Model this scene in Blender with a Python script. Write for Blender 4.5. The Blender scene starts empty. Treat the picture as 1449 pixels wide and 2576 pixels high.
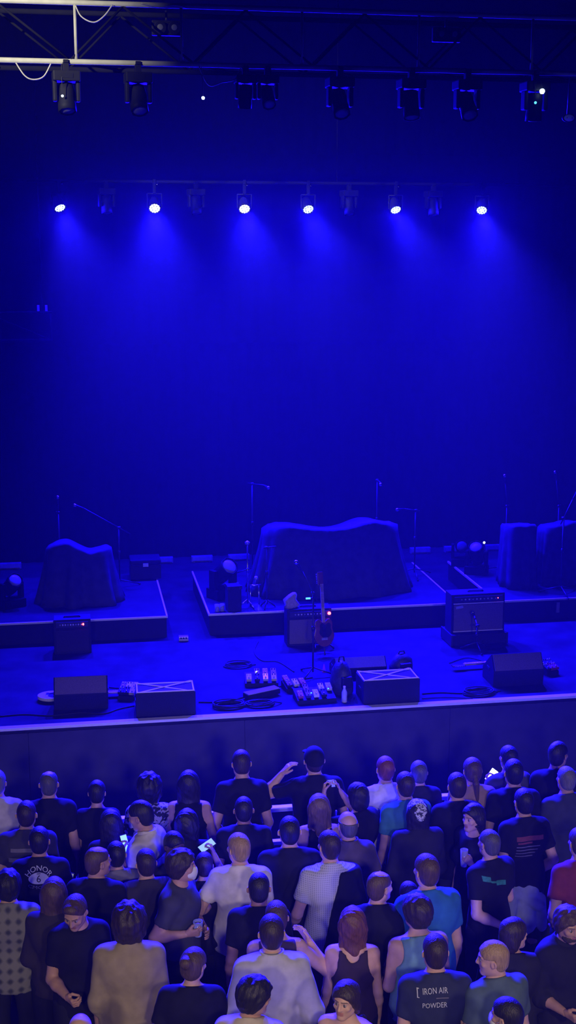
import bpy, bmesh, math, random
import numpy as np
from mathutils import Vector, Matrix
from mathutils.bvhtree import BVHTree

R = math.radians
rng = random.Random(7)
S = bpy.context.scene
COL = S.collection

# ------------------------------------------------------------------ camera
CZ = 6.3
YAW, PITCH, FPX = R(9.49), R(11.28), 3250.0
cam_d = bpy.data.cameras.new('camera')
cam = bpy.data.objects.new('camera', cam_d)
COL.objects.link(cam)
cam.location = (0, 0, CZ)
cam.rotation_euler = (R(90) - PITCH, 0, -YAW)
cam_d.sensor_fit = 'VERTICAL'
cam_d.sensor_height = 36.0
cam_d.lens = 36.0 * FPX / 2576.0
cam_d.clip_start, cam_d.clip_end = 0.1, 200
S.camera = cam

# ------------------------------------------------------------------ colour management, sampling
S.view_settings.view_transform = 'Standard'
S.view_settings.look = 'None'
S.view_settings.gamma = 1.0
S.view_settings.exposure = 0.0
S.view_settings.use_curve_mapping = False
cy = S.cycles
cy.use_denoising = True
cy.max_bounces = 4
cy.diffuse_bounces = 2
cy.glossy_bounces = 2
cy.transmission_bounces = 3
cy.volume_bounces = 2
cy.transparent_max_bounces = 6
cy.sample_clamp_indirect = 4.0
cy.caustics_reflective = False
cy.caustics_refractive = False

# ------------------------------------------------------------------ world: an unlit hall
W = bpy.data.worlds.new('hall_dark')
S.world = W
W.use_nodes = True
W.node_tree.nodes['Background'].inputs[0].default_value = (0.10, 0.09, 0.16, 1)
W.node_tree.nodes['Background'].inputs[1].default_value = 0.0

BLUE = (0.006, 0.0015, 1.0)
PALE = (0.016, 0.010, 1.0)
def spot(name, loc, target, watts, color, size, blend=1.0, radius=0.08):
    d = bpy.data.lights.new(name, 'SPOT')
    d.energy, d.color, d.spot_size, d.spot_blend, d.shadow_soft_size = watts, color, R(size), blend, radius
    o = bpy.data.objects.new(name, d)
    COL.objects.link(o)
    o.location = loc
    o.rotation_euler = (Vector(target) - Vector(loc)).to_track_quat('-Z', 'Y').to_euler()
    return o
def area(name, loc, target, watts, color, sx, sy):
    d = bpy.data.lights.new(name, 'AREA')
    d.shape = 'RECTANGLE'
    d.energy, d.color, d.size, d.size_y = watts, color, sx, sy
    o = bpy.data.objects.new(name, d)
    COL.objects.link(o)
    o.location = loc
    o.rotation_euler = (Vector(target) - Vector(loc)).to_track_quat('-Z', 'Y').to_euler()
    return o

LAMP_Y, LAMP_Z = 19.5, 6.97
# x of the lens, where the wash points, watts
LAMPS = [(-0.094, (2.2, 15.2, 1.2), 3600), (1.278, (1.0, 12.2, 1.2), 4600), (2.605, (2.55, 12.9, 1.2), 4200),
         (3.564, (4.3, 13.4, 1.2), 3800), (4.907, (5.7, 14.4, 1.2), 3700), (6.262, (4.3, 13.6, 1.2), 4100)]
for lx, tgt, w in LAMPS:
    d_ = (Vector(tgt) - Vector((lx, LAMP_Y, LAMP_Z))).normalized()
    p_ = Vector((lx, LAMP_Y, LAMP_Z)) + d_ * 0.06
    spot('wash_light', p_, tgt, w * 2.7, BLUE, 74, 1.0, 0.09)
    spot('wash_core', p_, (tgt[0] * 0.75 + lx * 0.25, 9.6, 1.5), w * 5.0, PALE, 40, 1.0, 0.09)
    sp_ = area('wash_spill', p_, tgt, 1100, BLUE, 0.15, 0.15)   # the wide stray light of the same lens
    sp_.data.shape = 'DISK'
# dim warm house lights under the balcony front, behind and below the viewpoint
for hx, tx, w in ((-1.5, -0.2, 620), (1.2, 1.6, 620), (4.2, 3.6, 620)):
    spot('house_light', (hx, 0.6, 5.3), (tx, 9.0, 0.4), w, (1.0, 0.78, 0.62), 48, 0.9, 0.25)
# the work light that catches the left end of the front truss
spot('work_light', (-3.6, 8.0, 9.4), (-0.62, 13.0, 8.40), 6500, (1.0, 0.95, 0.72), 25, 1.0, 0.05)

# ------------------------------------------------------------------ helpers
def tag(o, label=None, cat=None, group=None, kind=None):
    if label: o['label'] = label
    if cat: o['category'] = cat
    if group: o['group'] = group
    if kind: o['kind'] = kind
    return o

def empty(name, loc=(0, 0, 0), rz=0.0, label=None, cat=None, group=None):
    o = bpy.data.objects.new(name, None)
    COL.objects.link(o)
    o.location = loc
    o.rotation_euler = (0, 0, rz)
    o.empty_display_size = 0.1
    return tag(o, label, cat, group)

_m = {}
def mat(name, col, rough=0.6, metal=0.0, var=0.15, scale=12.0, bump=0.0, emit=None, es=0.0, spec=0.4, stretch=1.0):
    """a procedural surface: base colour broken up by noise, optional bump or emission"""
    if name in _m: return _m[name]
    m = bpy.data.materials.new(name)
    m.use_nodes = True
    nt = m.node_tree
    b = nt.nodes['Principled BSDF']
    b.inputs['Roughness'].default_value = rough
    b.inputs['Metallic'].default_value = metal
    b.inputs['Specular IOR Level'].default_value = spec
    tc = nt.nodes.new('ShaderNodeTexCoord')
    nz = nt.nodes.new('ShaderNodeTexNoise')
    nz.inputs['Scale'].default_value = scale
    nz.inputs['Detail'].default_value = 3
    if stretch != 1.0:
        mp = nt.nodes.new('ShaderNodeMapping')
        mp.inputs['Scale'].default_value = (1, 1, stretch)
        nt.links.new(tc.outputs['Object'], mp.inputs['Vector'])
        nt.links.new(mp.outputs['Vector'], nz.inputs['Vector'])
    else:
        nt.links.new(tc.outputs['Object'], nz.inputs['Vector'])
    rp = nt.nodes.new('ShaderNodeValToRGB')
    c0 = [max(0, c * (1 - var)) for c in col]
    c1 = [min(1, c * (1 + var)) for c in col]
    rp.color_ramp.elements[0].position, rp.color_ramp.elements[1].position = 0.3, 0.7
    rp.color_ramp.elements[0].color = (*c0, 1)
    rp.color_ramp.elements[1].color = (*c1, 1)
    nt.links.new(nz.outputs['Fac'], rp.inputs['Fac'])
    nt.links.new(rp.outputs['Color'], b.inputs['Base Color'])
    if bump:
        bp = nt.nodes.new('ShaderNodeBump')
        bp.inputs['Strength'].default_value = bump
        bp.inputs['Distance'].default_value = 0.01
        nt.links.new(nz.outputs['Fac'], bp.inputs['Height'])
        nt.links.new(bp.outputs['Normal'], b.inputs['Normal'])
    if emit:
        b.inputs['Emission Color'].default_value = (*emit, 1)
        b.inputs['Emission Strength'].default_value = es
    _m[name] = m
    return m

def mesh_obj(name, V, F, m, parent=None, smooth=False, loc=None, mats=None, mi=None):
    me = bpy.data.meshes.new(name)
    me.from_pydata([tuple(v) for v in V], [], [tuple(f) for f in F])
    for x in (mats or [m]): me.materials.append(x)
    if smooth: me.polygons.foreach_set('use_smooth', [True] * len(me.polygons))
    if mi is not None: me.polygons.foreach_set('material_index', mi)
    me.update()
    o = bpy.data.objects.new(name, me)
    COL.objects.link(o)
    if parent: o.parent = parent
    if loc is not None: o.location = loc
    return o

class MB:
    """collects boxes, tubes and turned shapes and links them as one mesh"""
    def __init__(s): s.V, s.F, s.S = [], [], []
    def add(s, V, F, smooth=False):
        n = len(s.V)
        s.V += [tuple(v) for v in V]
        s.F += [tuple(i + n for i in f) for f in F]
        s.S += [smooth] * len(F)
        return s
    def box(s, c, d, M=None):
        hx, hy, hz = d[0] / 2, d[1] / 2, d[2] / 2
        V = [Vector((x, y, z)) for z in (-hz, hz) for y in (-hy, hy) for x in (-hx, hx)]
        if M is not None: V = [M @ v for v in V]
        V = [v + Vector(c) for v in V]
        return s.add(V, [(0, 2, 3, 1), (4, 5, 7, 6), (0, 1, 5, 4), (2, 6, 7, 3), (0, 4, 6, 2), (1, 3, 7, 5)])
    def prism(s, poly, x0, x1, axis='x'):
        """a side profile given as (y, z) points, pushed from x0 to x1"""
        n = len(poly)
        V = [(x0, p[0], p[1]) for p in poly] + [(x1, p[0], p[1]) for p in poly]
        F = [tuple(range(n))[::-1], tuple(range(n, 2 * n))]
        F += [(i, (i + 1) % n, n + (i + 1) % n, n + i) for i in range(n)]
        if axis == 'z': V = [(v[1], v[2], v[0]) for v in V]
        return s.add(V, F)
    def tube(s, pts, r, n=8, caps=True):
        pts = [Vector(p) for p in pts]
        rs = r if isinstance(r, (list, tuple)) else [r] * len(pts)
        V, F = [], []
        up = Vector((0, 0, 1))
        prev = None
        for i, p in enumerate(pts):
            t = (pts[min(i + 1, len(pts) - 1)] - pts[max(i - 1, 0)]).normalized()
            if prev is None:
                a = t.cross(up if abs(t.z) < 0.9 else Vector((1, 0, 0))).normalized()
            else:
                a = (prev - t * prev.dot(t)).normalized()
            prev = a
            b = t.cross(a)
            for k in range(n):
                q = 2 * math.pi * k / n
                V.append(p + (a * math.cos(q) + b * math.sin(q)) * rs[i])
        for i in range(len(pts) - 1):
            for k in range(n):
                F.append((i * n + k, i * n + (k + 1) % n, (i + 1) * n + (k + 1) % n, (i + 1) * n + k))
        if caps:
            F.append(tuple(range(n))[::-1])
            F.append(tuple(range((len(pts) - 1) * n, len(pts) * n)))
        return s.add(V, F, True)
    def lathe(s, prof, n=20, M=None, c=(0, 0, 0)):
        """profile of (radius, z), turned about z"""
        V, F = [], []
        for r, z in prof:
            for k in range(n):
                q = 2 * math.pi * k / n
                v = Vector((r * math.cos(q), r * math.sin(q), z))
                if M is not None: v = M @ v
                V.append(v + Vector(c))
        for i in range(len(prof) - 1):
            for k in range(n):
                F.append((i * n + k, i * n + (k + 1) % n, (i + 1) * n + (k + 1) % n, (i + 1) * n + k))
        F.append(tuple(range(n))[::-1])
        F.append(tuple(range((len(prof) - 1) * n, len(prof) * n)))
        return s.add(V, F, True)
    def build(s, name, m, parent=None, bevel=0.0, loc=None):
        me = bpy.data.meshes.new(name)
        me.from_pydata(s.V, [], s.F)
        me.polygons.foreach_set('use_smooth', s.S)
        if bevel:
            bm = bmesh.new()
            bm.from_mesh(me)
            ed = [e for e in bm.edges if len(e.link_faces) == 2 and e.calc_face_angle(0) > 0.6]
            bmesh.ops.bevel(bm, geom=ed, offset=bevel, segments=2, profile=0.6, affect='EDGES', clamp_overlap=True)
            bm.to_mesh(me)
            bm.free()
        me.materials.append(m)
        me.update()
        o = bpy.data.objects.new(name, me)
        COL.objects.link(o)
        if parent: o.parent = parent
        if loc is not None: o.location = loc
        return o

def copy_tree(o, parent=None):
    c = o.copy()
    COL.objects.link(c)
    if parent is not None: c.parent = parent
    for ch in list(o.children): copy_tree(ch, c)
    return c

def aim(d):
    """matrix turning +z onto d"""
    return Vector(d).to_track_quat('Z', 'Y').to_matrix()

# pixel of the photograph -> point of the place (used to read positions off the picture)
_fw = Vector((math.sin(YAW) * math.cos(PITCH), math.cos(YAW) * math.cos(PITCH), -math.sin(PITCH)))
_rt = Vector((math.cos(YAW), -math.sin(YAW), 0))
_up = _rt.cross(_fw)
def _ray(px, py): return _fw * FPX + _rt * (px - 724.5) + _up * (1288 - py)
def at_z(px, py, z):
    d = _ray(px, py)
    return Vector((0, 0, CZ)) + d * ((z - CZ) / d.z)
def at_y(px, py, y):
    d = _ray(px, py)
    return Vector((0, 0, CZ)) + d * (y / d.y)

# ------------------------------------------------------------------ shared materials
M_black = mat('black paint', (0.010, 0.010, 0.011), 0.6, 0, 0.15, 12, 0, None, 0, 0.2)
M_metal = mat('dark metal', (0.05, 0.05, 0.055), 0.4, 0.6)
M_rig = mat('black rigging', (0.006, 0.006, 0.0065), 0.7, 0, 0.1, 12, 0, None, 0, 0.08)
M_steel = mat('chromed steel', (0.55, 0.55, 0.58), 0.25, 1.0, 0.05)
M_alu = mat('aluminium', (0.55, 0.55, 0.56), 0.4, 0.7, 0.08)
M_white = mat('white plastic', (0.75, 0.74, 0.72), 0.45, 0, 0.05)
M_rubber = mat('black rubber', (0.012, 0.012, 0.012), 0.8)
M_velour = mat('black velour', (0.001, 0.001, 0.0011), 1.0, 0, 0.3, 6, 0.1, None, 0, 0.0)
M_cloth = mat('black dust cloth', (0.045, 0.045, 0.047), 0.8, 0, 0.25, 9, 0.25, None, 0, 0.2)
M_grille = mat('grey grille cloth', (0.16, 0.13, 0.12), 0.9, 0, 0.35, 220)
M_tolex = mat('black tolex', (0.014, 0.014, 0.015), 0.6, 0, 0.3, 90, 0.3, None, 0, 0.2)
M_deck = mat('painted stage deck', (0.024, 0.024, 0.025), 0.8, 0, 0.3, 3.0, 0.1, None, 0, 0.06)
M_riserdeck = mat('riser deck', (0.028, 0.028, 0.029), 0.8, 0, 0.15, 5.0, 0, None, 0, 0.06)
M_edge = mat('pale metal edging', (0.88, 0.88, 0.87), 0.6, 0.0, 0.04)
M_red_led = mat('red pilot lamp', (0.5, 0.02, 0.02), 0.4, emit=(1.0, 0.05, 0.04), es=14)
M_white_led = mat('white indicator lamp', (0.7, 0.7, 0.7), 0.4, emit=(0.55, 0.72, 1.0), es=4)
M_cyan_led = mat('cyan indicator lamp', (0.3, 0.6, 0.7), 0.4, emit=(0.08, 0.55, 1.0), es=2.2)

# ------------------------------------------------------------------ the hall
def struct(name, mb, m, label=None, bevel=0.0):
    o = mb.build(name, m, bevel=bevel)
    return tag(o, label, None, None, 'structure')
M_floor = mat('hall floor', (0.14, 0.125, 0.11), 0.5, 0, 0.2, 2.0, 0.05)
M_wall = mat('hall wall', (0.02, 0.02, 0.022), 0.9)
struct('floor', MB().box((3, 9.5, -0.1), (26, 26, 0.2)), M_floor, 'grey brown hall floor under the crowd')
struct('wall_back', MB().box((3, 22.6, 5), (26, 0.2, 10.4)), M_wall, 'dark rear wall behind the stage curtain')
struct('wall_left', MB().box((-10.1, 9.5, 5), (0.2, 26, 10.4)), M_wall, 'dark left wall of the hall')
struct('wall_right', MB().box((16.1, 9.5, 5), (0.2, 26, 10.4)), M_wall, 'dark right wall of the hall')
struct('ceiling', MB().box((3, 9.5, 10.3), (26, 26, 0.2)), M_wall, 'black ceiling above the rig')
# stage: deck with planked panels and a black fascia
SZ, LIP = 1.2, 13.75
stg = MB()
stg.box((3, (LIP + 22.5) / 2, SZ / 2), (25.8, 22.5 - LIP, SZ))
struct('stage_floor', stg, M_deck, 'raised stage with a dark front face')
struct('trim_1', MB().box((3, LIP + 0.028, SZ - 0.01), (25.8, 0.085, 0.03)), M_edge, 'pale metal nosing along the front edge of the stage')
fas = MB()
for i in range(11):
    fas.box((-9.0 + i * 2.4, LIP - 0.012, 0.58), (2.396, 0.02, 1.12))
struct('trim_2', fas, mat('black stage fascia', (0.045, 0.042, 0.045), 0.75, 0, 0.2, 4), 'black boarded panels on the front of the stage')

# the haze that hangs in the room
hz = bpy.data.materials.new('haze')
hz.use_nodes = True
nt = hz.node_tree
nt.nodes.remove(nt.nodes['Principled BSDF'])
vs = nt.nodes.new('ShaderNodeVolumeScatter')
vs.inputs['Color'].default_value = (1, 1, 1, 1)
vs.inputs['Density'].default_value = 0.0013
vs.inputs['Anisotropy'].default_value = 0.45
nt.links.new(vs.outputs[0], nt.nodes['Material Output'].inputs['Volume'])
HZ = MB().box((3, 9.5, 5.15), (28, 28, 10.9)).build('stage_haze', hz)
tag(HZ, 'blue lit haze hanging in the air over stage and crowd', 'haze', None, 'stuff')
# ================================================================== STAGE
# ------------------------------------------------------------------ curtains
def curtain(name, x0, x1, y, z0, z1, label, folds=0.26, depth=0.02, seed=0, turn=False):
    r = random.Random(seed)
    n = int((x1 - x0) / 0.05)
    V, F = [], []
    zs = [z0, z0 + (z1 - z0) * 0.5, z1]
    ph = 0
    prof = []
    for i in range(n + 1):
        ph += 0.05 / folds * 2 * math.pi * r.uniform(0.6, 1.4)
        prof.append(math.sin(ph) * depth * r.uniform(0.7, 1.1))
    for z in zs:
        for i in range(n + 1):
            x = x0 + (x1 - x0) * i / n
            V.append((x, y + prof[i], z) if not turn else (y + prof[i], x, z))
    m = n + 1
    for k in range(2):
        for i in range(n):
            F.append((k * m + i, k * m + i + 1, (k + 1) * m + i + 1, (k + 1) * m + i))
    nv = len(V)                                           # a back face a hand's breadth behind, so the drape has a body
    V += [(v[0], v[1] + 0.02, v[2]) if not turn else (v[0] + 0.02, v[1], v[2]) for v in V]
    F += [tuple(i + nv for i in f[::-1]) for f in F]
    o = mesh_obj(name, V, F, M_velour, smooth=True)
    return tag(o, label, 'curtain')
curtain('stage_curtain', -9.6, 15.6, 21.62, SZ, 10.1, 'wide black pleated curtain closing off the back of the stage', seed=1)
curtain('curtain_border', -9.6, 15.6, 21.42, 4.86, 7.9, 'shorter black border cloth hung in front of the rear curtain', 0.3, 0.01, seed=2)
curtain('side_curtain', 7.75, 10.2, 20.4, SZ, 10.0, 'black side curtain hanging behind the covered keyboards on the right', seed=3)
curtain('side_curtain', -4.6, -1.6, 20.6, SZ, 10.0, 'black side curtain hanging at the left edge of the stage', seed=4)

# ------------------------------------------------------------------ riser platforms
RZ, RY0, RY1 = 1.5, 16.9, 19.36
def riser(x0, x1, label):
    t = empty('stage_riser', ((x0 + x1) / 2, RY0, SZ), 0, label, 'riser', 'low drum and keyboard risers')
    w, d = x1 - x0, RY1 - RY0
    MB().box((0, d / 2, 0.285), (w, d, 0.03)).build('deck', M_riserdeck, t)
    MB().box((0, 0.02, 0.135), (w - 0.02, 0.02, 0.27)).box((0, d - 0.02, 0.135), (w - 0.02, 0.02, 0.27)) \
        .box((-w / 2 + 0.02, d / 2, 0.135), (0.02, d - 0.06, 0.27)).box((w / 2 - 0.02, d / 2, 0.135), (0.02, d - 0.06, 0.27)) \
        .build('skirt', M_black, t)
    MB().box((0, 0.004, 0.29), (w + 0.012, 0.022, 0.026)).build('edge_strip', M_edge, t)
    for s in (-1, 1):
        MB().box((s * (w / 2 - 0.004), d / 2, 0.29), (0.022, d, 0.026)).build('edge_strip', M_edge, t)
    for sx in (-1, 1):
        for yy in (0.12, d - 0.12):
            MB().tube([(sx * (w / 2 - 0.12), yy, 0), (sx * (w / 2 - 0.12), yy, 0.27)], 0.025).build('leg', M_metal, t)
    return t
riser(-2.5, 1.17, 'low black riser with pale edges under the covered gear on the left')
riser(1.735, 5.24, 'low black riser with pale edges under the covered drum kit')
riser(5.82, 9.5, 'low black riser with pale edges under the covered keyboards on the right')

# ------------------------------------------------------------------ floor battens in front of the rear curtain
M_batten = mat('grey batten housing', (0.16, 0.15, 0.17), 0.6)
for i, (px, py, lab) in enumerate([(25, 1431, 'behind the left riser, at the edge of the picture'), (410, 1417, 'behind the right end of the left riser'),
                                   (510, 1412, 'behind the left end of the drum riser'), (604, 1410, 'behind the drum stands on the drum riser'),
                                   (1062, 1391, 'behind the right end of the drum riser'), (1150, 1389, 'behind the gap between drum riser and right riser'),
                                   (1252, 1384, 'behind the covered keyboards on the right')]):
    p = at_z(px, py + 6, SZ)
    t = empty('light_batten', (p.x, 21.2, SZ), 0, 'grey floor batten light ' + lab, 'stage light', 'grey battens along the foot of the rear curtain')
    MB().box((0, 0, 0.06), (0.36, 0.09, 0.1)).build('housing', M_batten, t, 0.008)
    MB().box((0, -0.046, 0.065), (0.32, 0.008, 0.06)).build('lens', mat('dull lens', (0.22, 0.21, 0.24), 0.3), t)
    for s in (-1, 1): MB().box((s * 0.14, 0, 0.006), (0.04, 0.12, 0.012)).build('foot', M_metal, t)

# ------------------------------------------------------------------ pipe with the blue wash lamps
pipe = empty('lighting_pipe', (3, LAMP_Y, 7.34), 0, 'long black pipe that carries the six blue wash lamps', 'lighting pipe')
MB().tube([(-12, 0, 0), (12, 0, 0)], 0.025, 10).build('tube', M_rig, pipe)
for x in (-8, -3.5, 1.0, 5.5, 10):
    MB().tube([(x, 0, 0.02), (x, 0, 2.86)], 0.006, 6).build('hanging_wire', M_rig, pipe)
M_cell = mat('lit blue lamp cell', (0.5, 0.5, 0.7), 0.3, emit=(0.42, 0.62, 1.0), es=3.2)
M_cell2 = mat('fully lit lamp cell', (0.6, 0.6, 0.7), 0.3, emit=(0.8, 0.9, 1.0), es=6)
M_lamp = mat('lamp housing', (0.02, 0.02, 0.022), 0.5, 0, 0.1, 12, 0, None, 0, 0.15)
names = ['first in the row, pointing to the right', 'second in the row, glaring white', 'third in the row, just left of the middle',
         'fourth in the row, just right of the middle', 'fifth in the row, pointing right', 'last in the row, at the right end']
for i, (lx, tgt, w) in enumerate(LAMPS):
    t = empty('wash_lamp', (lx, LAMP_Y, LAMP_Z), 0, 'round blue stage lamp on the pipe, ' + names[i], 'stage lamp', 'blue wash lamps on the pipe')
    d = (Vector(tgt) - Vector((lx, LAMP_Y, LAMP_Z))).normalized()
    M = aim(d)
    MB().lathe([(0.03, -0.2), (0.06, -0.195), (0.078, -0.15), (0.088, -0.05), (0.092, 0.0), (0.092, 0.025), (0.083, 0.025), (0.081, 0.012)], 24, M).build('housing', M_lamp, t)
    cells = MB()
    for q, (rr, k) in enumerate(((0, 1), (0.031, 6), (0.063, 12))):
        for j in range(k):
            a = 2 * math.pi * j / k + 0.3 * q
            c = M @ Vector((rr * math.cos(a), rr * math.sin(a), 0.013))
            cells.lathe([(0.014, 0), (0.0135, 0.006), (0.008, 0.011)], 10, M, c)
    cells.build('lens_cells', M_cell2 if i in (1, 2) else M_cell, t)
    y = MB()
    for s in (-1, 1): y.tube([(s * 0.105, 0, 0.2), (s * 0.105, 0, -0.0), (s * 0.085, 0, 0)], 0.009, 6)
    y.tube([(-0.105, 0, 0.2), (0.105, 0, 0.2)], 0.009, 6)
    y.build('yoke', M_lamp, t)
    cl = MB().box((0, 0, 0.27), (0.045, 0.06, 0.14)).box((0.0, -0.035, 0.37), (0.045, 0.02, 0.07)).build('clamp', M_rig, t, 0.006)
    MB().tube([(0.03, 0, 0.33), (0.055, 0, 0.33)], 0.012, 8).build('wing_bolt', M_steel, cl)

# ------------------------------------------------------------------ moving heads: dark ones hung between, on the front truss and standing on the risers
M_body = mat('moving head casing', (0.006, 0.006, 0.0065), 0.6, 0, 0.1, 12, 0, None, 0, 0.1)
M_lens = mat('pale lens glass', (0.10, 0.10, 0.11), 0.3)
def moving_head(loc, up, tilt, pan, label, group, s=1.0, lens=M_lens):
    """base, yoke arms and a tilting head with a lens; up=False hangs from a clamp"""
    t = empty('moving_head_light', loc, pan, label, 'stage light', group)
    f = 1 if up else -1
    b = MB().box((0, 0, f * 0.05 * s), (0.27 * s, 0.2 * s, 0.1 * s)).build('base', M_body, t, 0.012)
    MB().box((0, -0.101 * s, f * 0.05 * s), (0.12 * s, 0.006, 0.045 * s)).build('display', M_rig, b)
    for k in (-1, 1):
        MB().box((k * 0.115 * s, 0, f * 0.19 * s), (0.04 * s, 0.1 * s, 0.2 * s)).build('yoke_arm', M_body, t, 0.012)
    M = Matrix.Rotation(R(tilt), 3, 'X') @ Matrix.Diagonal((s, s, s)).to_3x3()
    c = (0, 0, f * 0.25 * s)
    h = MB().lathe([(0.05, -0.14), (0.08, -0.13), (0.088, -0.06), (0.085, 0.03), (0.092, 0.09), (0.092, 0.15), (0.084, 0.15), (0.08, 0.135)], 8, M, c).build('head', M_body, t)
    MB().lathe([(0.08, 0.13), (0.065, 0.146), (0.03, 0.154)], 18, M, c).build('lens', lens, h)
    if not up:
        MB().box((0, 0, 0.04 * s), (0.06, 0.06, 0.09 * s)).box((0, 0, 0.095 * s), (0.05, 0.09, 0.03)).build('clamp', M_rig, t, 0.006)
    return t
for px, w in ((267, 'between the first and second blue lamps'), (493, 'between the second and third blue lamps'),
              (878, 'between the fourth and fifth blue lamps'), (1090, 'between the two blue lamps on the right')):
    p = at_y(px, 478, LAMP_Y)
    moving_head((p.x, LAMP_Y, 7.24), False, 170, 0.2, 'unlit stage light hanging ' + w, 'unlit lights on the lamp pipe', 0.9)

# ------------------------------------------------------------------ the front truss
TY, TZ0, TZ1 = 13.0, 8.09, 8.62
tr = empty('lighting_truss', (2.4, TY, TZ0), 0, 'dark box truss across the top of the picture, lit pale at its left end', 'truss')
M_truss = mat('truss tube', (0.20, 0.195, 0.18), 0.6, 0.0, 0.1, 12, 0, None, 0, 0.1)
M_truss_shade = mat('shaded truss tube', (0.005, 0.005, 0.005), 0.7, 0, 0.1, 12, 0, None, 0, 0.0)  # shade put into the colour: truss tubes that should look unlit
TD = 0.53
for yy in (0, TD):
    for zz in (0, TZ1 - TZ0):
        MB().tube([(-7.5, yy, zz), (9.0, yy, zz)], 0.025, 10).build('chord', M_truss if yy == 0 else M_truss_shade, tr)  # rear chords get the darkened colour, as if the light missed them
H_ = TZ1 - TZ0
for k in range(-8, 7):
    x = 1.76 + 1.17 * k
    for yy in (0, TD):
        MB().tube([(x - 0.5 - 2.4, yy, 0.02), (x - 2.4, yy, H_ - 0.02)], 0.012, 7).build('brace', M_truss_shade, tr)
        MB().tube([(x - 2.4, yy, H_ - 0.02), (x + 0.65 - 2.4, yy, 0.02)], 0.012, 7).build('brace', M_truss_shade, tr)
    MB().tube([(x - 0.5 - 2.4, 0, 0), (x - 2.4, TD, 0)], 0.012, 7).build('brace', M_truss_shade, tr)
    if k != -1: MB().tube([(x - 0.62 - 2.4, 0, 0), (x - 0.62 - 2.4, 0, H_)], 0.014, 7).build('upright', M_truss, tr)
MB().tube([(0.14 - 2.4, 0, 0), (0.14 - 2.4, 0, H_)], 0.016, 7).build('upright', M_truss, tr)
# fixtures under the front truss
fx = [(165, 165, 'under the pale left end of the truss', 160), (347, 185, 'second from the left under the truss', 150), (617, 178, 'third from the left under the truss', 195),
      (673, 196, 'just right of the third one under the truss', 140), (855, 196, 'right of the middle of the truss', 145), (1035, 186, 'under the right half of the truss', 165),
      (1176, 200, 'second from the right under the truss', 140), (1347, 182, 'at the right end of the truss', 185)]
for px, py, w, tilt in fx:
    p = at_y(px, py, TY + 0.0)
    t = moving_head((p.x, TY + 0.0, 8.0), False, tilt, 0.1, 'dark stage light hanging ' + w, 'stage lights under the front truss', 0.76 if px in (617, 673) else 0.95)
for px, py, m, w, sz in ((157, 241, M_white_led, 'small', 0.012), (511, 246, M_white_led, 'wide', 0.016), (1364, 229, mat('bright indicator lamp', (0.7, 0.7, 0.7), 0.4, emit=(0.6, 0.85, 1.0), es=9), 'bright', 0.026), (1347, 258, M_cyan_led, 'bluish', 0.013)):
    p = at_y(px, py, TY - 0.13)
    t = empty('fixture_indicator', p, 0, w + ' glowing fixture indicator on an added cord below the front truss', 'lamp')  # indicator LED of the hung lights, set apart on an added cord
    MB().lathe([(sz * 0.6, -sz), (sz, -sz * 0.3), (sz, sz * 0.3), (sz * 0.5, sz * 0.8)], 12).build('bulb', m, t)
    MB().tube([(0, 0.0, sz * 0.7), (0, 0.03, (8.06 - p.z) * 0.6), (0, 0.13, 8.075 - p.z)], 0.004, 5).build('cord', M_rubber, t)
# blinder pairs inside the truss
for px, py, w in ((420, 69, 'left'), (1126, 86, 'right')):
    p = at_y(px, py, TY + 0.2)
    t = empty('blinder_light', p, 0, 'pair of round blinder lamps inside the %s half of the truss' % w, 'stage light')
    MB().box((0, 0.05, 0), (0.29, 0.06, 0.14)).build('bracket', M_body, t, 0.01)
    for s in (-1, 1):
        l = MB().lathe([(0.03, -0.05), (0.058, 0.0), (0.062, 0.03), (0.055, 0.03)], 18, aim((0, -1, -0.2)), (s * 0.068, 0, 0)).build('reflector', M_body, t)
        MB().lathe([(0.05, 0.0), (0.03, 0.01), (0.01, 0.013)], 16, aim((0, -1, -0.2)), (s * 0.068, -0.02, 0)).build('lens', M_lens, l)
    MB().tube([(0, 0.07, 0.05), (0, 0.07, TZ1 - p.z)], 0.012, 6).build('hanger', M_metal, t)
# cables looped on the truss
def cable(name, pts, r, m, label, cat='cable', n=6):
    P = [Vector(p) for p in pts]
    Q = []
    for i in range(len(P) - 1):
        p0, p1, p2, p3 = P[max(i - 1, 0)], P[i], P[i + 1], P[min(i + 2, len(P) - 1)]
        for k in range(6):
            t = k / 6
            Q.append(0.5 * ((2 * p1) + (p2 - p0) * t + (2 * p0 - 5 * p1 + 4 * p2 - p3) * t * t + (3 * p1 - p0 - 3 * p2 + p3) * t ** 3))
    Q.append(P[-1])
    o = MB().tube(Q, r, n).build(name, m)
    return tag(o, label, cat)
M_cord = mat('grey cord', (0.22, 0.21, 0.2), 0.6)
cable('truss_cable', [at_y(x, y, TY - 0.04) for x, y in ((190, 14), (205, 42), (236, 56), (262, 40), (283, 12))], 0.007, M_cord, 'grey cable looping down from the upper left of the truss')
cable('truss_cable', [at_y(x, y, TY - 0.04) for x, y in ((40, 158), (62, 190), (84, 200), (110, 192), (128, 160))], 0.007, M_cord, 'grey cable sagging under the left end of the truss')
cable('truss_cable', [at_y(x, y, TY - 0.04) for x, y in ((500, 165), (525, 214), (560, 207), (590, 200), (606, 170))], 0.006, M_cord, 'thin cable strung under the middle left of the truss')
cable('truss_cable', [at_y(x, y, TY - 0.04) for x, y in ((355, 8), (400, 17), (440, 13), (470, 20))], 0.007, M_cord, 'grey cable lying along the top chord of the truss')
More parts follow.
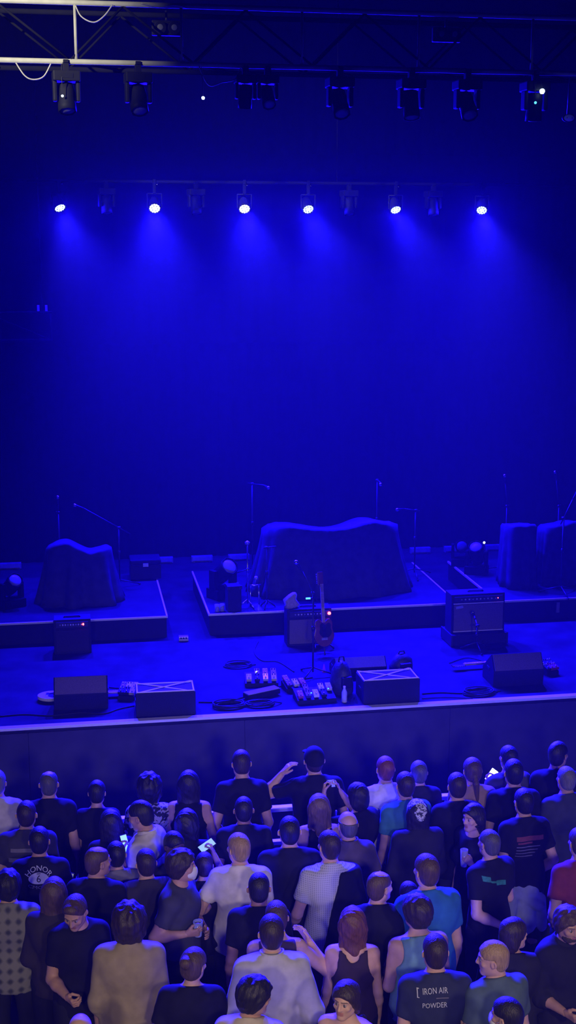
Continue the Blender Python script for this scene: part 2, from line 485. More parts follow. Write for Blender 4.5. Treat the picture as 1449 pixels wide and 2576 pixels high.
# oval lamp at the right edge, and one at the top edge
p = at_y(1430, 297, 13.2)
t = empty('oval_floodlight', p, 0, 'pale oval floodlight hanging at the upper right edge', 'stage light')
MB().lathe([(0.04, -0.05), (0.065, -0.02), (0.068, 0.02), (0.06, 0.02)], 24, aim((0, -1, -0.05)) @ Matrix.Diagonal((1.0, 0.6, 1)).to_3x3()).build('housing', M_body, t)
MB().lathe([(0.062, 0.015), (0.05, 0.026), (0.02, 0.032)], 24, aim((0, -1, -0.05)) @ Matrix.Diagonal((1.0, 0.6, 1)).to_3x3()).build('lens', mat('pale grey glass', (0.7, 0.68, 0.72), 0.3), t)
MB().box((0, -0.027, 0.0), (0.06, 0.008, 0.012)).build('bar', M_body, t)
MB().tube([(0, 0.03, 0.02), (0, 0.0, 8.09 - p.z)], 0.01, 6).build('hanger', M_metal, t)
# side truss piece, upper left at the back
p = at_y(130, 785, 20.3)
t = empty('side_truss', (p.x - 0.9, 20.3, p.z), 0, 'short dark truss frame hung at the left behind the lamps', 'truss')
MB().tube([(-1.2, 0, 0), (0.9, 0, 0)], 0.02).tube([(-1.2, 0, -0.42), (0.9, 0, -0.42)], 0.02).build('chord', M_truss_shade, t)
MB().tube([(0.88, 0, 0), (0.88, 0, -0.42)], 0.014).tube([(-0.1, 0, 0), (0.88, 0, -0.42)], 0.01).tube([(-1.1, 0, -0.42), (-0.1, 0, 0)], 0.01).build('brace', M_truss_shade, t)
for x in (0.7, 0.82):
    MB().box((x, 0, 0.06), (0.035, 0.05, 0.09)).build('clamp', M_alu, t, 0.005)
MB().tube([(0.76, 0, 0.1), (0.76, 0, 10.2 - p.z)], 0.006, 5).tube([(-1, 0, 0), (-1, 0, 10.2 - p.z)], 0.006, 5).build('hanging_wire', M_metal, t)

# ------------------------------------------------------------------ cloth covers over the gear
def drape(name, c, a, b, z0, top, label, flare=0.12, folds=17, amp=0.05, npow=3.2, seed=0, sk=None):
    r = random.Random(seed)
    N = 120
    V, F = [], []
    ph = [r.uniform(0, 6.28) for _ in range(4)]
    edge = []
    for i in range(N):
        q = 2 * math.pi * i / N
        cx, sx = math.cos(q), math.sin(q)
        rr = (abs(cx) ** npow + abs(sx) ** npow) ** (-1 / npow)
        edge.append((a * rr * cx, b * rr * sx))
    rings = [0.03, 0.2, 0.4, 0.55, 0.7, 0.82, 0.92, 1.0]
    for t in rings:
        for x, y in edge:
            xx, yy = x * t, y * t
            V.append((xx, yy, top(xx, yy) + 0.006 * math.sin(31 * xx + ph[0]) * math.sin(23 * yy + ph[1]) - (0.03 if t == 1.0 else 0)))
    nsk = 9
    for j in range(1, nsk + 1):
        t = j / nsk
        for i, (x, y) in enumerate(edge):
            q = 2 * math.pi * i / N
            w = math.sin(folds * q + ph[2] + 0.6 * math.sin(3 * q)) + 0.5 * math.sin(folds * 1.7 * q + ph[3])
            off = flare * t ** 1.5 + amp * w * t ** 0.8
            k = 1 + off / math.hypot(x, y)
            zt = top(x, y) - 0.03
            V.append((x * k, y * k, zt + (z0 + 0.006 + 0.02 * (sk(q) if sk else 0) - zt) * t))
    tot = len(rings) + nsk
    for j in range(tot - 1):
        for i in range(N):
            F.append((j * N + i, j * N + (i + 1) % N, (j + 1) * N + (i + 1) % N, (j + 1) * N + i))
    F.append(tuple(range(N))[::-1])
    o = mesh_obj(name, V, F, M_cloth, smooth=True, loc=c)
    sol = o.modifiers.new('cloth thickness', 'SOLIDIFY')
    sol.thickness = 0.008
    return tag(o, label, 'cover')
def g(x, m, s): return math.exp(-((x - m) / s) ** 2)
# the drum kit: two cymbal humps, a sagging middle, a lower right shoulder; steep towards the crowd
drum_top = lambda x, y: 0.98 + 0.06 * g(x, -0.70, 0.32) + 0.09 * g(x, 0.55, 0.26) + 0.03 * g(x, 0.95, 0.1) - (0.13 + 0.05 * g(x, 0.0, 0.3)) * (y + 0.44)
dk = drape('drum_cover', (3.62, 18.0, RZ), 0.98, 0.44, 0.0, drum_top, 'large black cloth draped over the drum kit on the middle riser', 0.20, 15, 0.05, 3.4, 11)
lt = lambda x, y: 0.80 + 0.10 * g(x, -0.2, 0.22) - 0.06 * g(x, 0.15, 0.18) + 0.02 * x - 0.10 * (y + 0.27)
drape('keyboard_cover', (0.02, 17.9, RZ), 0.45, 0.27, 0.0, lt, 'black cloth draped over gear on the left riser', 0.13, 9, 0.05, 3.5, 12)
rt_ = lambda x, y: 0.97 - 0.10 * (x + 0.2) + 0.015 * math.sin(9 * x) - 0.15 * (y + 0.27)
drape('keyboard_cover', (6.40, 17.75, RZ), 0.22, 0.27, 0.0, rt_, 'tall narrow black cover over keyboards on the right riser', 0.03, 7, 0.025, 4, 13)
rt2 = lambda x, y: 0.90 + 0.05 * g(x, 0.0, 0.2) - 0.15 * (y + 0.27)
drape('keyboard_cover', (7.24, 17.85, RZ), 0.46, 0.27, 0.0, rt2, 'wide black cover at the right edge of the right riser', 0.05, 11, 0.03, 4, 14)

# ------------------------------------------------------------------ stands and microphones
def mic_part(t, at, d, L=0.17, m=M_metal):
    M = aim(d)
    h = MB().lathe([(0.011, 0), (0.013, L * 0.2), (0.019, L * 0.66), (0.021, L * 0.7)], 12, M, at).build('microphone', m, t)
    MB().lathe([(0.021, L * 0.7), (0.027, L * 0.8), (0.026, L * 0.92), (0.012, L)], 12, M, at).build('grille', M_steel, h)
def stand(kind, base, height, boom, label, mic=True, group='microphone stands', legs=0.3, m=M_metal, weight=False):
    """tripod, pole, clutch and a boom from the pole top along vector `boom`"""
    t = empty(kind, base, rng.uniform(0, 6), label, 'stand', group)
    rz = Matrix.Rotation(-t.rotation_euler.z, 3, 'Z')
    for k in range(3):
        q = 2.094 * k
        e = Vector((math.cos(q) * legs, math.sin(q) * legs, 0.024))
        lg = MB().tube([(0, 0, 0.12), e], 0.009, 7).build('leg', m, t)
        MB().tube([e - Vector((0, 0, 0.007)), e * 1.08 - Vector((0, 0, 0.008))], 0.013, 7).build('rubber_foot', M_rubber, lg)
    MB().tube([(0, 0, 0.06), (0, 0, height)], 0.011, 10).build('pole', m, t)
    MB().lathe([(0.018, 0), (0.02, 0.03), (0.018, 0.06)], 10, None, (0, 0, height * 0.55)).build('clutch', m, t)
    if boom is not None:
        b = rz @ Vector(boom)
        top = Vector((0, 0, height))
        MB().tube([top - b.normalized() * min(0.22, b.length * 0.35), top + b], 0.0085, 8).build('boom', m, t)
        MB().tube([top + Vector((-0.02, 0, 0)), top + Vector((0.03, 0, 0))], 0.018, 10).build('swivel', m, t)
        if mic: mic_part(t, top + b, b.normalized() + Vector((0, 0, -0.2)))
    elif mic:
        mic_part(t, Vector((0, 0, height)), rz @ Vector((0.1, -0.25, 0.9)))
    return t
# singer's stand, centre
stand('microphone_stand', (2.81, 14.95, SZ), 1.06, (-0.14, -0.02, 0.28), 'microphone stand with an angled microphone at the centre front of the stage', legs=0.26)
# over the drums
stand('microphone_stand', (2.62, 18.95, RZ), 1.42, (0.12, -0.45, 0.05), 'overhead microphone stand behind the left side of the drum cover')
stand('microphone_stand', (4.55, 18.95, RZ), 1.42, (-0.07, -0.45, 0.05), 'overhead microphone stand behind the right side of the drum cover')
stand('microphone_stand', (5.04, 18.5, RZ), 1.02, (-0.2, -0.1, 0.05), 'short microphone stand at the right end of the drum cover')
# drum hardware left of the cover
t = stand('cymbal_stand', (2.30, 17.14, RZ), 0.92, None, 'thin cymbal stand left of the drum cover', False, 'drum hardware', 0.13, M_steel)
MB().lathe([(0.03, 0), (0.035, 0.03), (0.01, 0.05)], 12, None, (0, 0, 0.9)).build('felt_cap', M_alu, t)
t = stand('cymbal_stand', (2.56, 17.08, RZ), 0.86, (0.13, 0, 0.01), 'stand with a short sideways arm close to the drum cover', False, 'drum hardware', 0.11, M_metal)
t = empty('bass_drum_pedal', (2.42, 17.06, RZ), 0.1, 'shiny drum pedal on the front left of the drum riser', 'pedal')
MB().box((0, 0, 0.015), (0.1, 0.28, 0.012), Matrix.Rotation(0.12, 3, 'X')).build('footboard', M_steel, t)
MB().tube([(-0.06, 0.14, 0), (-0.06, 0.14, 0.3)], 0.012).tube([(0.06, 0.14, 0), (0.06, 0.14, 0.3)], 0.012).tube([(-0.07, 0.14, 0.3), (0.09, 0.14, 0.3)], 0.012).build('frame', M_steel, t)
MB().tube([(0, 0.14, 0.3), (0, 0.06, 0.42)], 0.006).lathe([(0.02, 0), (0.03, 0.02), (0.02, 0.05)], 10, None, (0, 0.06, 0.4)).build('beater', M_alu, t)
# left riser and right riser booms
stand('microphone_stand', (0.60, 18.55, RZ), 0.9, (-0.49, -0.1, 0.32), 'boom microphone stand behind the covered gear on the left riser')
stand('microphone_stand', (-0.26, 18.72, RZ), 1.12, (0.0, -0.05, 0.12), 'upright microphone stand behind the left cover', True)
stand('microphone_stand', (6.46, 18.46, RZ), 1.05, (-0.07, -0.1, 0.36), 'slim microphone stand behind the tall narrow cover')
stand('microphone_stand', (6.84, 17.12, RZ), 1.12, (0.13, 0.02, 0.26), 'boom microphone stand slanting up right in front of the keyboard covers')
stand('microphone_stand', (7.34, 18.58, RZ), 1.0, (-0.1, -0.1, 0.42), 'microphone stand behind the wide cover at the right edge')

# floor lights standing on the risers
def pedestal(x, y, z, w, h, label):
    t = empty('pedestal_case', (x, y, z), 0.1, label, 'case', 'black pedestal cases on the risers')
    MB().box((0, 0, h / 2), (w, w, h)).build('body', M_tolex, t, 0.01)
    for sx in (-1, 1):
        for sy in (-1, 1):
            MB().box((sx * (w / 2 - 0.01), sy * (w / 2 - 0.01), h - 0.02), (0.035, 0.035, 0.05)).build('corner', M_metal, t, 0.004)
M_lens2 = mat('big floor lens', (0.30, 0.29, 0.33), 0.35)
moving_head((2.03, 17.75, RZ + 0.0), True, 52, 0.5, 'tilted floor light behind the dark pedestal on the drum riser', 'stage lights standing on the risers', 1.45, M_lens2)
pedestal(2.09, 17.06, RZ, 0.19, 0.36, 'dark upright pedestal case at the front left of the drum riser')
moving_head((-0.92, 17.75, RZ), True, 52, 0.5, 'tilted floor light at the left end of the left riser', 'stage lights standing on the risers', 1.2, M_lens2)
moving_head((6.02, 18.5, RZ), True, 40, -0.5, 'tilted floor light on the right riser beside the keyboard cover', 'stage lights standing on the risers', 1.25, M_lens2)
moving_head((5.95, 19.05, RZ), True, 75, -0.3, 'dark floor light at the rear of the right riser', 'stage lights standing on the risers', 1.2)
t = empty('clip_lamp', at_y(1218, 1365, 18.9), 0, 'tiny white lamp glowing behind the right riser', 'lamp')
MB().lathe([(0.01, -0.01), (0.02, 0), (0.008, 0.018)], 10, aim((0, -1, 0))).build('bulb', M_white_led, t)
MB().tube([(0, 0.01, 0), (0.03, 0.03, -0.1), (0.03, 0.06, RZ - t.location.z)], 0.006).build('gooseneck', M_metal, t)
# case behind the left cover
t = empty('road_case', (1.0, 19.1, RZ), 0, 'dark road case at the back of the left riser', 'case')
MB().box((0, 0, 0.13), (0.46, 0.4, 0.22)).build('body', M_tolex, t, 0.01)
MB().box((0, 0, 0.28), (0.46, 0.4, 0.07)).build('lid', M_tolex, t, 0.02)
MB().box((0, -0.205, 0.24), (0.08, 0.012, 0.05)).build('latch', M_alu, t)
# two glasses at the corner of the drum riser
M_glass = mat('cloudy cup', (0.35, 0.36, 0.4), 0.12)
for x in (1.86, 1.93):
    t = tag(MB().lathe([(0.026, 0), (0.03, 0.002), (0.036, 0.1), (0.033, 0.1), (0.028, 0.01)], 14).build('drinking_cup', M_glass, None, 0, (x, 17.02 + (x - 1.86) * 0.2, RZ)),
            '%s cup at the front left corner of the drum riser' % ('outer' if x < 1.9 else 'inner'), 'cup', 'cups on the drum riser')

# ------------------------------------------------------------------ amplifiers
def combo_amp(loc, w, h, d, label, rz=0.0, led=True, trim=True, s_led=0.012, ledx=0.36, logo=True, cloth=None):
    t = empty('guitar_amplifier', loc, rz, label, 'amplifier', 'guitar amplifiers on the stage')
    MB().prism([(-d / 2, 0), (d / 2, 0), (d / 2, h), (-d / 2 + 0.02, h), (-d / 2 + 0.005, h - 0.11)], -w / 2, w / 2).build('cabinet', M_tolex, t, 0.008)
    gr = MB().box((0, -d / 2 - 0.002, (h - 0.12) / 2 + 0.01), (w - 0.06, 0.02, h - 0.17)).build('grille_cloth', cloth or M_grille, t, 0.004)
    pn = MB().box((0, -d / 2 + 0.004, h - 0.065), (w - 0.07, 0.018, 0.07)).build('control_panel', M_metal, t)
    for k in range(10):
        MB().lathe([(0.012, 0), (0.011, 0.012), (0.008, 0.018)], 10, aim((0, -1, 0.1)), (-w * 0.32 + k * w * 0.07, -d / 2 - 0.004, h - 0.065)).build('knob', M_white if k % 3 else M_alu, pn)
    if trim:
        for z in (h - 0.12, 0.03): MB().box((0, -d / 2 - 0.008, z), (w - 0.05, 0.012, 0.012)).build('trim_strip', M_edge, t)
    if logo:
        MB().box((-w * 0.36, -d / 2 - 0.016, h - 0.165), (0.1, 0.008, 0.035), Matrix.Rotation(-0.12, 3, 'Y')).build('name_plate', M_alu, gr)
    MB().box((0, 0, h + 0.016), (0.2, 0.03, 0.014)).box((-0.1, 0, h + 0.006), (0.02, 0.03, 0.016)).box((0.1, 0, h + 0.006), (0.02, 0.03, 0.016)).build('handle', M_rubber, t)
    if led:
        MB().lathe([(s_led, 0), (s_led * 0.9, s_led), (s_led * 0.4, s_led * 1.5)], 10, aim((0, -1, 0.2)), (w * ledx, -d / 2 - 0.006, h - 0.065)).build('pilot_lamp', M_red_led, t)
    return t
# right amplifier on a dark case
t = empty('road_case', (5.22, 16.06, SZ), 0.03, 'black low road case under the right amplifier', 'case')
MB().box((0, 0, 0.09), (0.78, 0.44, 0.14)).build('body', M_tolex, t, 0.01)
for sx in (-1, 1): MB().box((sx * 0.385, 0, 0.09), (0.02, 0.45, 0.15)).build('edge_strip', M_metal, t)
for sx in (-1, 1):
    for sy in (-1, 1): MB().tube([(sx * 0.3 - 0.015, sy * 0.15, 0.012), (sx * 0.3 + 0.015, sy * 0.15, 0.012)], 0.012).build('caster', M_rubber, t)
a = combo_amp((5.22, 16.06, SZ + 0.16), 0.74, 0.53, 0.28, 'wide black guitar amplifier with a silver trimmed grille on a case at the right', 0.02, True, True, 0.006)
stand('microphone_stand', (5.12, 15.63, SZ), 0.34, (0.0, 0.08, 0.06), 'short microphone stand in front of the right amplifier', True, 'microphone stands', 0.2)
# centre amplifier
combo_amp((3.0, 16.35, SZ), 0.6, 0.5, 0.26, 'grey grilled guitar amplifier with a red glowing lamp in front of the drums', 0.0, True, False, 0.022, 0.44, False)
# left amplifier
combo_amp((-0.1, 16.5, SZ), 0.48, 0.46, 0.26, 'black guitar amplifier with a small red lamp before the left riser', 0.0, True, False, 0.014, 0.3, False, mat('shaded grille cloth', (0.03, 0.025, 0.024), 0.9, 0, 0.3, 200))  # grille colour darkened to stand for a face in shade
# cloth bag on the centre amplifier
bg = MB().lathe([(0.11, 0.0), (0.125, 0.04), (0.11, 0.11), (0.07, 0.17), (0.03, 0.2), (0.012, 0.205)], 14, Matrix.Diagonal((0.8, 0.6, 1)).to_3x3()).build('cloth_bag', mat('cream canvas', (0.42, 0.36, 0.34), 0.9, 0, 0.2, 30, 0.4), None, 0, (2.77, 16.35, SZ + 0.502))
for v in bg.data.vertices:
    v.co.x += 0.02 * math.sin(40 * v.co.z) + 0.25 * max(0, v.co.z - 0.1)
    v.co.y += 0.012 * math.sin(33 * v.co.x + 9 * v.co.z)
tag(bg, 'pale slumped cloth bag on top of the grey grilled amplifier', 'bag')

# ------------------------------------------------------------------ guitars
def guitar(name, loc, rot, body_m, guard_m, label, s=1.0):
    t = empty(name, loc, 0, label, 'guitar')
    t.rotation_euler = rot
    out = []
    N = 44
    for i in range(N):
        q = 2 * math.pi * i / N
        rx, ry = 0.215, 0.155
        x, y = rx * math.cos(q), ry * math.sin(q)
        y *= 1 - 0.22 * g(x, 0.03, 0.07)
        if x > 0.1: y *= 1 - 0.1 * (x - 0.1) / 0.1
        if x > 0.15: x -= 0.10 * g(y, 0, 0.06)                 # the two horns beside the neck
        out.append((x * s, y * s))
    mb = MB()
    mb.prism([(0, 0)] * 0 + [(p[0], p[1]) for p in out], -0.02, 0.02, 'x')
    V = [(v[1], v[2], v[0]) for v in mb.V]
    b = MB().add(V, mb.F).build('body', body_m, t, 0.008)
    pg = MB()
    po = [(p[0] * 0.55 + 0.02, p[1] * 0.62 - 0.02 * s) for p in out]
    n = len(po)
    pg.add([(x, y, 0.0205) for x, y in po] + [(x, y, 0.0235) for x, y in po], [tuple(range(n, 2 * n))] + [(i, (i + 1) % n, n + (i + 1) % n, n + i) for i in range(n)])
    pg.build('pickguard', guard_m, t)
    for x in (-0.02, 0.05): MB().box((x, 0, 0.027), (0.02, 0.07, 0.008)).build('pickup', M_black, t)
    MB().box((-0.1, 0, 0.026), (0.03, 0.08, 0.01)).build('bridge', M_steel, t)
    nk = MB().box((0.36, 0, 0.018), (0.5, 0.045, 0.024)).build('neck', mat('maple neck', (0.5, 0.36, 0.2), 0.4), t, 0.006)
    fr = MB()
    for k in range(12): fr.box((0.14 + 0.46 * (1 - 0.9 ** k) / (1 - 0.9 ** 12), 0, 0.031), (0.003, 0.042, 0.002))
    fr.build('fret', M_steel, nk)
    hd = MB().box((0.68, 0.012, 0.014), (0.17, 0.075, 0.016)).build('headstock', body_m if body_m is not M_white else mat('maple neck', (0, 0, 0)), t, 0.005)
    for k in range(6): MB().tube([(0.62 + 0.023 * k, 0.05, 0.014), (0.62 + 0.023 * k, 0.068, 0.014)], 0.006, 6).build('tuning_peg', M_steel, hd)
    st = MB()
    for k in range(6): st.tube([(-0.1, -0.02 + 0.008 * k, 0.033), (0.6, -0.017 + 0.0068 * k, 0.034)], 0.0009, 4)
    st.build('strings', M_steel, t)
    return t
M_gred = mat('dark red lacquer', (0.16, 0.045, 0.04), 0.25)
# lying white guitar behind the far left wedge; only its round end shows
guitar('electric_guitar', (-0.30, 14.62, SZ + 0.045), (0, 0, -0.03), M_white, M_black, 'white electric guitar lying behind the leftmost floor monitor', 1.0)
# guitar lying at right, its neck pointing left behind the wedge
guitar('electric_guitar', (5.33, 14.95, SZ + 0.045), (0, 0, math.pi + 0.05), mat('dark sunburst', (0.06, 0.03, 0.02), 0.25), M_black, 'electric guitar lying with its neck out left of the right floor monitor', 1.0)
# standing guitar before the centre amplifier, on a stand
gs = empty('guitar_stand', (3.12, 15.9, SZ), 0, 'small black guitar stand in front of the grey amplifier', 'stand')
for q in (0.6, 2.5, 4.7): MB().tube([(0, 0, 0.2), (0.2 * math.cos(q), 0.16 * math.sin(q), 0.012)], 0.009, 7).build('leg', M_metal, gs)
MB().tube([(0, 0.02, 0.15), (0, 0.1, 0.55)], 0.009, 7).build('upright', M_metal, gs)
MB().tube([(-0.12, -0.12, 0.1), (-0.1, 0, 0.1), (0.1, 0, 0.1), (0.12, -0.12, 0.1)], 0.009, 7).build('cradle', M_rubber, gs)
guitar('electric_guitar', (3.11, 15.80, SZ + 0.32), (0, -R(78), R(96)), M_gred, M_black, 'dark red electric guitar leaning upright on a stand behind the microphone', 0.95)

# ------------------------------------------------------------------ floor monitors
def wedge(x0, x1, y, h, d, label, flat=False, rz=0.0):
    w = x1 - x0
    t = empty('floor_monitor', ((x0 + x1) / 2, y, SZ), rz, label, 'floor monitor', 'black wedge monitors along the stage front')
    if flat:
        prof = [(0, 0), (d, 0), (d, h * 0.92), (0, h)]
    else:
        prof = [(0, 0), (d, 0), (d * 0.98, h * 0.38), (d * 0.24, h), (-0.02, h * 0.52)]
    MB().prism(prof, -w / 2, w / 2).build('cabinet', M_tolex, t, 0.008)
    if flat:
        fr = MB()
        for yy in (0.02, d - 0.02): fr.box((0, yy, h - 0.08 * h * yy / d + 0.004), (w - 0.02, 0.016, 0.01))
        for s in (-1, 1): fr.box((s * (w / 2 - 0.018), d / 2, h * 0.96 + 0.004), (0.016, d - 0.03, 0.01))
        fr.build('lid_frame', M_edge, t)
        a = math.atan2(d - 0.05, w - 0.06)
        L = math.hypot(d - 0.05, w - 0.06)
        for s in (-1, 1):
            MB().box((0, d / 2, h * 0.965 + 0.006 + 0.003 * s), (L, 0.018, 0.006), Matrix.Rotation(s * a, 3, 'Z')).build('tape_strip', M_edge, t)
    else:
        # the back slope carries a dull grey perforated panel
        V = [(-w / 2 + 0.015, -0.018, h * 0.535), (w / 2 - 0.015, -0.018, h * 0.535), (w / 2 - 0.015, d * 0.235, h - 0.008), (-w / 2 + 0.015, d * 0.235, h - 0.008)]
        nrm = Vector((0, -(h * 0.48), d * 0.24 + 0.02)).normalized() * 0.012
        V2 = [Vector(v) + nrm for v in V]
        MB().add([Vector(v) for v in V] + V2, [(4, 5, 6, 7), (0, 1, 5, 4), (1, 2, 6, 5), (2, 3, 7, 6), (3, 0, 4, 7)]).build('grille', mat('grey wedge panel', (0.15, 0.115, 0.105), 0.8, 0, 0.3, 160), t)
    for s in (-1, 1): MB().box((s * w * 0.5, d * 0.45, h * 0.5), (0.012, 0.1, 0.03)).build('handle', M_metal, t)
    MB().box((-w * 0.1, d + 0.004, h * 0.15), (0.1, 0.01, 0.06)).build('socket_plate', M_metal, t)
    return t
wedge(-0.32, 0.29, 14.22, 0.37, 0.42, 'dark floor monitor at the left with the white guitar poking out behind', rz=-0.03)
wedge(0.59, 1.26, 13.86, 0.28, 0.40, 'black box monitor with pale crossed tape on its lid, left one', True, -0.03)
wedge(3.20, 3.87, 13.86, 0.28, 0.42, 'black box monitor with pale crossed tape on its lid, right of the centre', True, 0.0)
wedge(4.87, 5.50, 14.2, 0.38, 0.42, 'dark floor monitor at the right with the lying guitar behind', rz=0.0)
wedge(3.06, 3.71, 14.82, 0.24, 0.36, 'low dark monitor behind the right taped box monitor', rz=0.0)
# black kit bags beside them
def kit_bag(loc, sx, sy, sz, label, seed):
    r = random.Random(seed)
    mb = MB().lathe([(0.42, 0), (0.5, 0.08), (0.5, 0.35), (0.42, 0.7), (0.25, 0.93), (0.08, 1.0)], 20, Matrix.Diagonal((sx, sy, sz)).to_3x3())
    t = empty('equipment_bag', loc, 0.2, label, 'bag', 'black bags on the stage')
    o = mb.build('body', mat('black nylon', (0.03, 0.03, 0.034), 0.5, 0, 0.3, 25, 0.5), t)
    for v in o.data.vertices:
        k = 1 + 0.08 * math.sin(5 * v.co.x / sx + seed) * math.sin(7 * v.co.z / sz) + r.uniform(-.02, .02)
        v.co.x *= k; v.co.y *= k
    MB().tube([(-0.14 * sx, 0, 0.95 * sz), (-0.1 * sx, 0, 1.12 * sz), (0.1 * sx, 0, 1.12 * sz), (0.14 * sx, 0, 0.95 * sz)], 0.01, 7).build('strap', M_rubber, t)
    MB().box((0, -0.46 * sy, 0.45 * sz), (0.5 * sx, 0.06, 0.35 * sz)).build('pocket', M_black, t, 0.02)
kit_bag((3.93, 14.95, SZ), 0.3, 0.26, 0.24, 'black slumped bag right of the low monitor', 3)
kit_bag((3.03, 14.3, SZ), 0.26, 0.34, 0.40, 'tall black bag left of the taped box monitor near the centre', 5)
t = empty('water_bottle', (3.0, 13.98, SZ), 0.3, 'small clear water bottle in front of the tall black bag', 'bottle')
MB().lathe([(0.03, 0), (0.032, 0.01), (0.032, 0.12), (0.014, 0.16), (0.013, 0.175)], 14).build('body', mat('clear plastic', (0.55, 0.56, 0.62), 0.1), t)
MB().lathe([(0.015, 0.172), (0.015, 0.192), (0.012, 0.194)], 12).build('cap', M_white, t)

# ------------------------------------------------------------------ pedal boards, pedals and cables
def pedalboard(loc, w, d, rz, label, leds):
    t = empty('pedalboard', loc, rz, label, 'pedalboard', 'guitar pedalboards')
    MB().prism([(0, 0), (d, 0), (d, 0.11), (0, 0.05)], -w / 2, w / 2).build('tray', M_black, t, 0.004)
    r = random.Random(int(w * 100))
    n = max(3, int(w / 0.085))
    cols = [M_white, M_metal, M_alu, mat('red pedal', (0.3, 0.05, 0.04), 0.4), mat('cream pedal', (0.5, 0.46, 0.36), 0.4), M_black]
    for i in range(n):
        for j in range(2):
            x, y = -w / 2 + w * (i + 0.5) / n, d * (0.28 + 0.45 * j)
            z = 0.05 + 0.06 * y / d
            if r.random() < 0.15: continue
            p = MB().prism([(y - 0.055, z), (y + 0.055, z + 0.03), (y + 0.055, z + 0.065), (y - 0.055, z + 0.03)], x - 0.032, x + 0.032).build('effect_pedal', cols[r.randrange(6)], t, 0.003)
            MB().lathe([(0.009, 0), (0.009, 0.014), (0.006, 0.016)], 8, None, (x, y - 0.03, z + 0.035)).build('switch', M_steel, p)
            for kx in (-0.016, 0.016): MB().lathe([(0.007, 0), (0.006, 0.014)], 8, None, (x + kx, y + 0.03, z + 0.055)).build('knob', M_black if i % 2 else M_white, p)
    for x, y, m in leds:
        MB().lathe([(0.008, 0), (0.008, 0.006), (0.004, 0.01)], 8, None, (x, y, 0.105 + 0.05 * y / d)).build('indicator', m, t)
    return t
pedalboard((2.13, 14.66, SZ), 0.40, 0.26, -0.1, 'pedalboard with a bright white lamp behind the coiled cables', [(-0.06, 0.16, M_white_led), (-0.05, 0.17, M_white_led)])
pedalboard((2.68, 13.98, SZ), 0.46, 0.28, 0.05, 'long pedalboard with small cyan lamps at the stage edge', [(-0.06, 0.05, M_cyan_led), (0.16, 0.12, M_cyan_led)])
pedalboard((0.50, 14.45, SZ), 0.2, 0.22, -0.3, 'small pedalboard right of the leftmost floor monitor', [])
pedalboard((5.74, 14.5, SZ), 0.18, 0.2, 0.3, 'small pedalboard right of the right floor monitor', [])
pedalboard((2.52, 14.42, SZ), 0.26, 0.2, 0.2, 'pedals behind the long pedalboard near the microphone stand', [])
t = empty('keyboard_case', (2.08, 14.32, SZ), 0.42, 'flat pale topped case lying aslant left of the pedalboards', 'case')
MB().box((0, 0, 0.045), (0.44, 0.13, 0.06)).build('body', M_black, t, 0.008)
MB().box((0, 0, 0.08), (0.43, 0.12, 0.012)).build('lid', mat('pale lid', (0.3, 0.3, 0.32), 0.4), t, 0.004)
t = empty('stage_box', (1.37, 16.72, SZ), -0.05, 'small pale connection box on the floor between the risers', 'box')
MB().box((0, 0, 0.035), (0.13, 0.1, 0.06)).build('body', M_alu, t, 0.006)
for k in (-1, 0, 1): MB().tube([(k * 0.035, -0.04, 0.05), (k * 0.035, -0.07, 0.055)], 0.012, 8).build('socket', M_black, t)
def coil(c, r0, n, label, seed, flat=0.6):
    r = random.Random(seed)
    pts = []
    for k in range(n * 16):
        q = 2 * math.pi * k / 16
        rr = r0 * (1 + 0.12 * math.sin(q * 0.37 + seed) + r.uniform(-.02, .02))
        pts.append((c[0] + rr * math.cos(q), c[1] + rr * flat * math.sin(q), c[2] + 0.01 + 0.05 * abs(math.sin(k * 0.13)) * (k / (n * 16))))
    pts.append((pts[-1][0] + 0.1, pts[-1][1] + 0.05, c[2] + 0.008))
    o = MB().tube(pts, 0.008, 6).build('coiled_cable', M_rubber)
    tag(o, label, 'cable', 'coiled cables on the stage')
coil((1.66, 14.05, SZ), 0.17, 6, 'coil of black cable right of the left taped box monitor', 1)
coil((2.02, 14.04, SZ), 0.15, 5, 'coil of black cable just left of the long pedalboard', 2)
coil((4.62, 14.0, SZ), 0.17, 6, 'coil of black cable at the edge left of the right floor monitor', 3)
coil((1.95, 15.5, SZ), 0.16, 3, 'loose coil of cable on the open floor behind the pedalboards', 4)
def floor_cable(px, label, r=0.008):
    cable('floor_cable', [at_z(x, y, SZ + 0.009) for x, y in px], r, M_rubber, label, 'cable')
floor_cable([(0, 1802), (60, 1797), (130, 1800), (200, 1793), (260, 1795), (300, 1783), (338, 1775)], 'cable along the stage edge under the left monitors')
floor_cable([(500, 1766), (560, 1765), (620, 1752), (660, 1745), (700, 1730)], 'cable running from the left taped monitor to the pedalboards')
floor_cable([(1062, 1745), (1110, 1742), (1160, 1744), (1200, 1740), (1260, 1738)], 'cable from the right taped monitor to the coil at the edge')
floor_cable([(1062, 1757), (1120, 1754), (1190, 1757)], 'thin cable close to the stage edge on the right', 0.006)
floor_cable([(700, 1728), (745, 1712), (786, 1704)], 'cable from the pedalboards to the foot of the microphone stand')
floor_cable([(1130, 1668), (1170, 1655), (1205, 1660), (1235, 1672)], 'cable curling behind the lying guitar neck', 0.006)
floor_cable([(650, 1612), (640, 1640), (660, 1662), (700, 1665), (740, 1690)], 'cable wandering over the open floor from the amplifier', 0.006)
floor_cable([(275, 1729), (300, 1731), (330, 1728), (318, 1745), (300, 1760)], 'cable behind the leftmost floor monitor', 0.007)
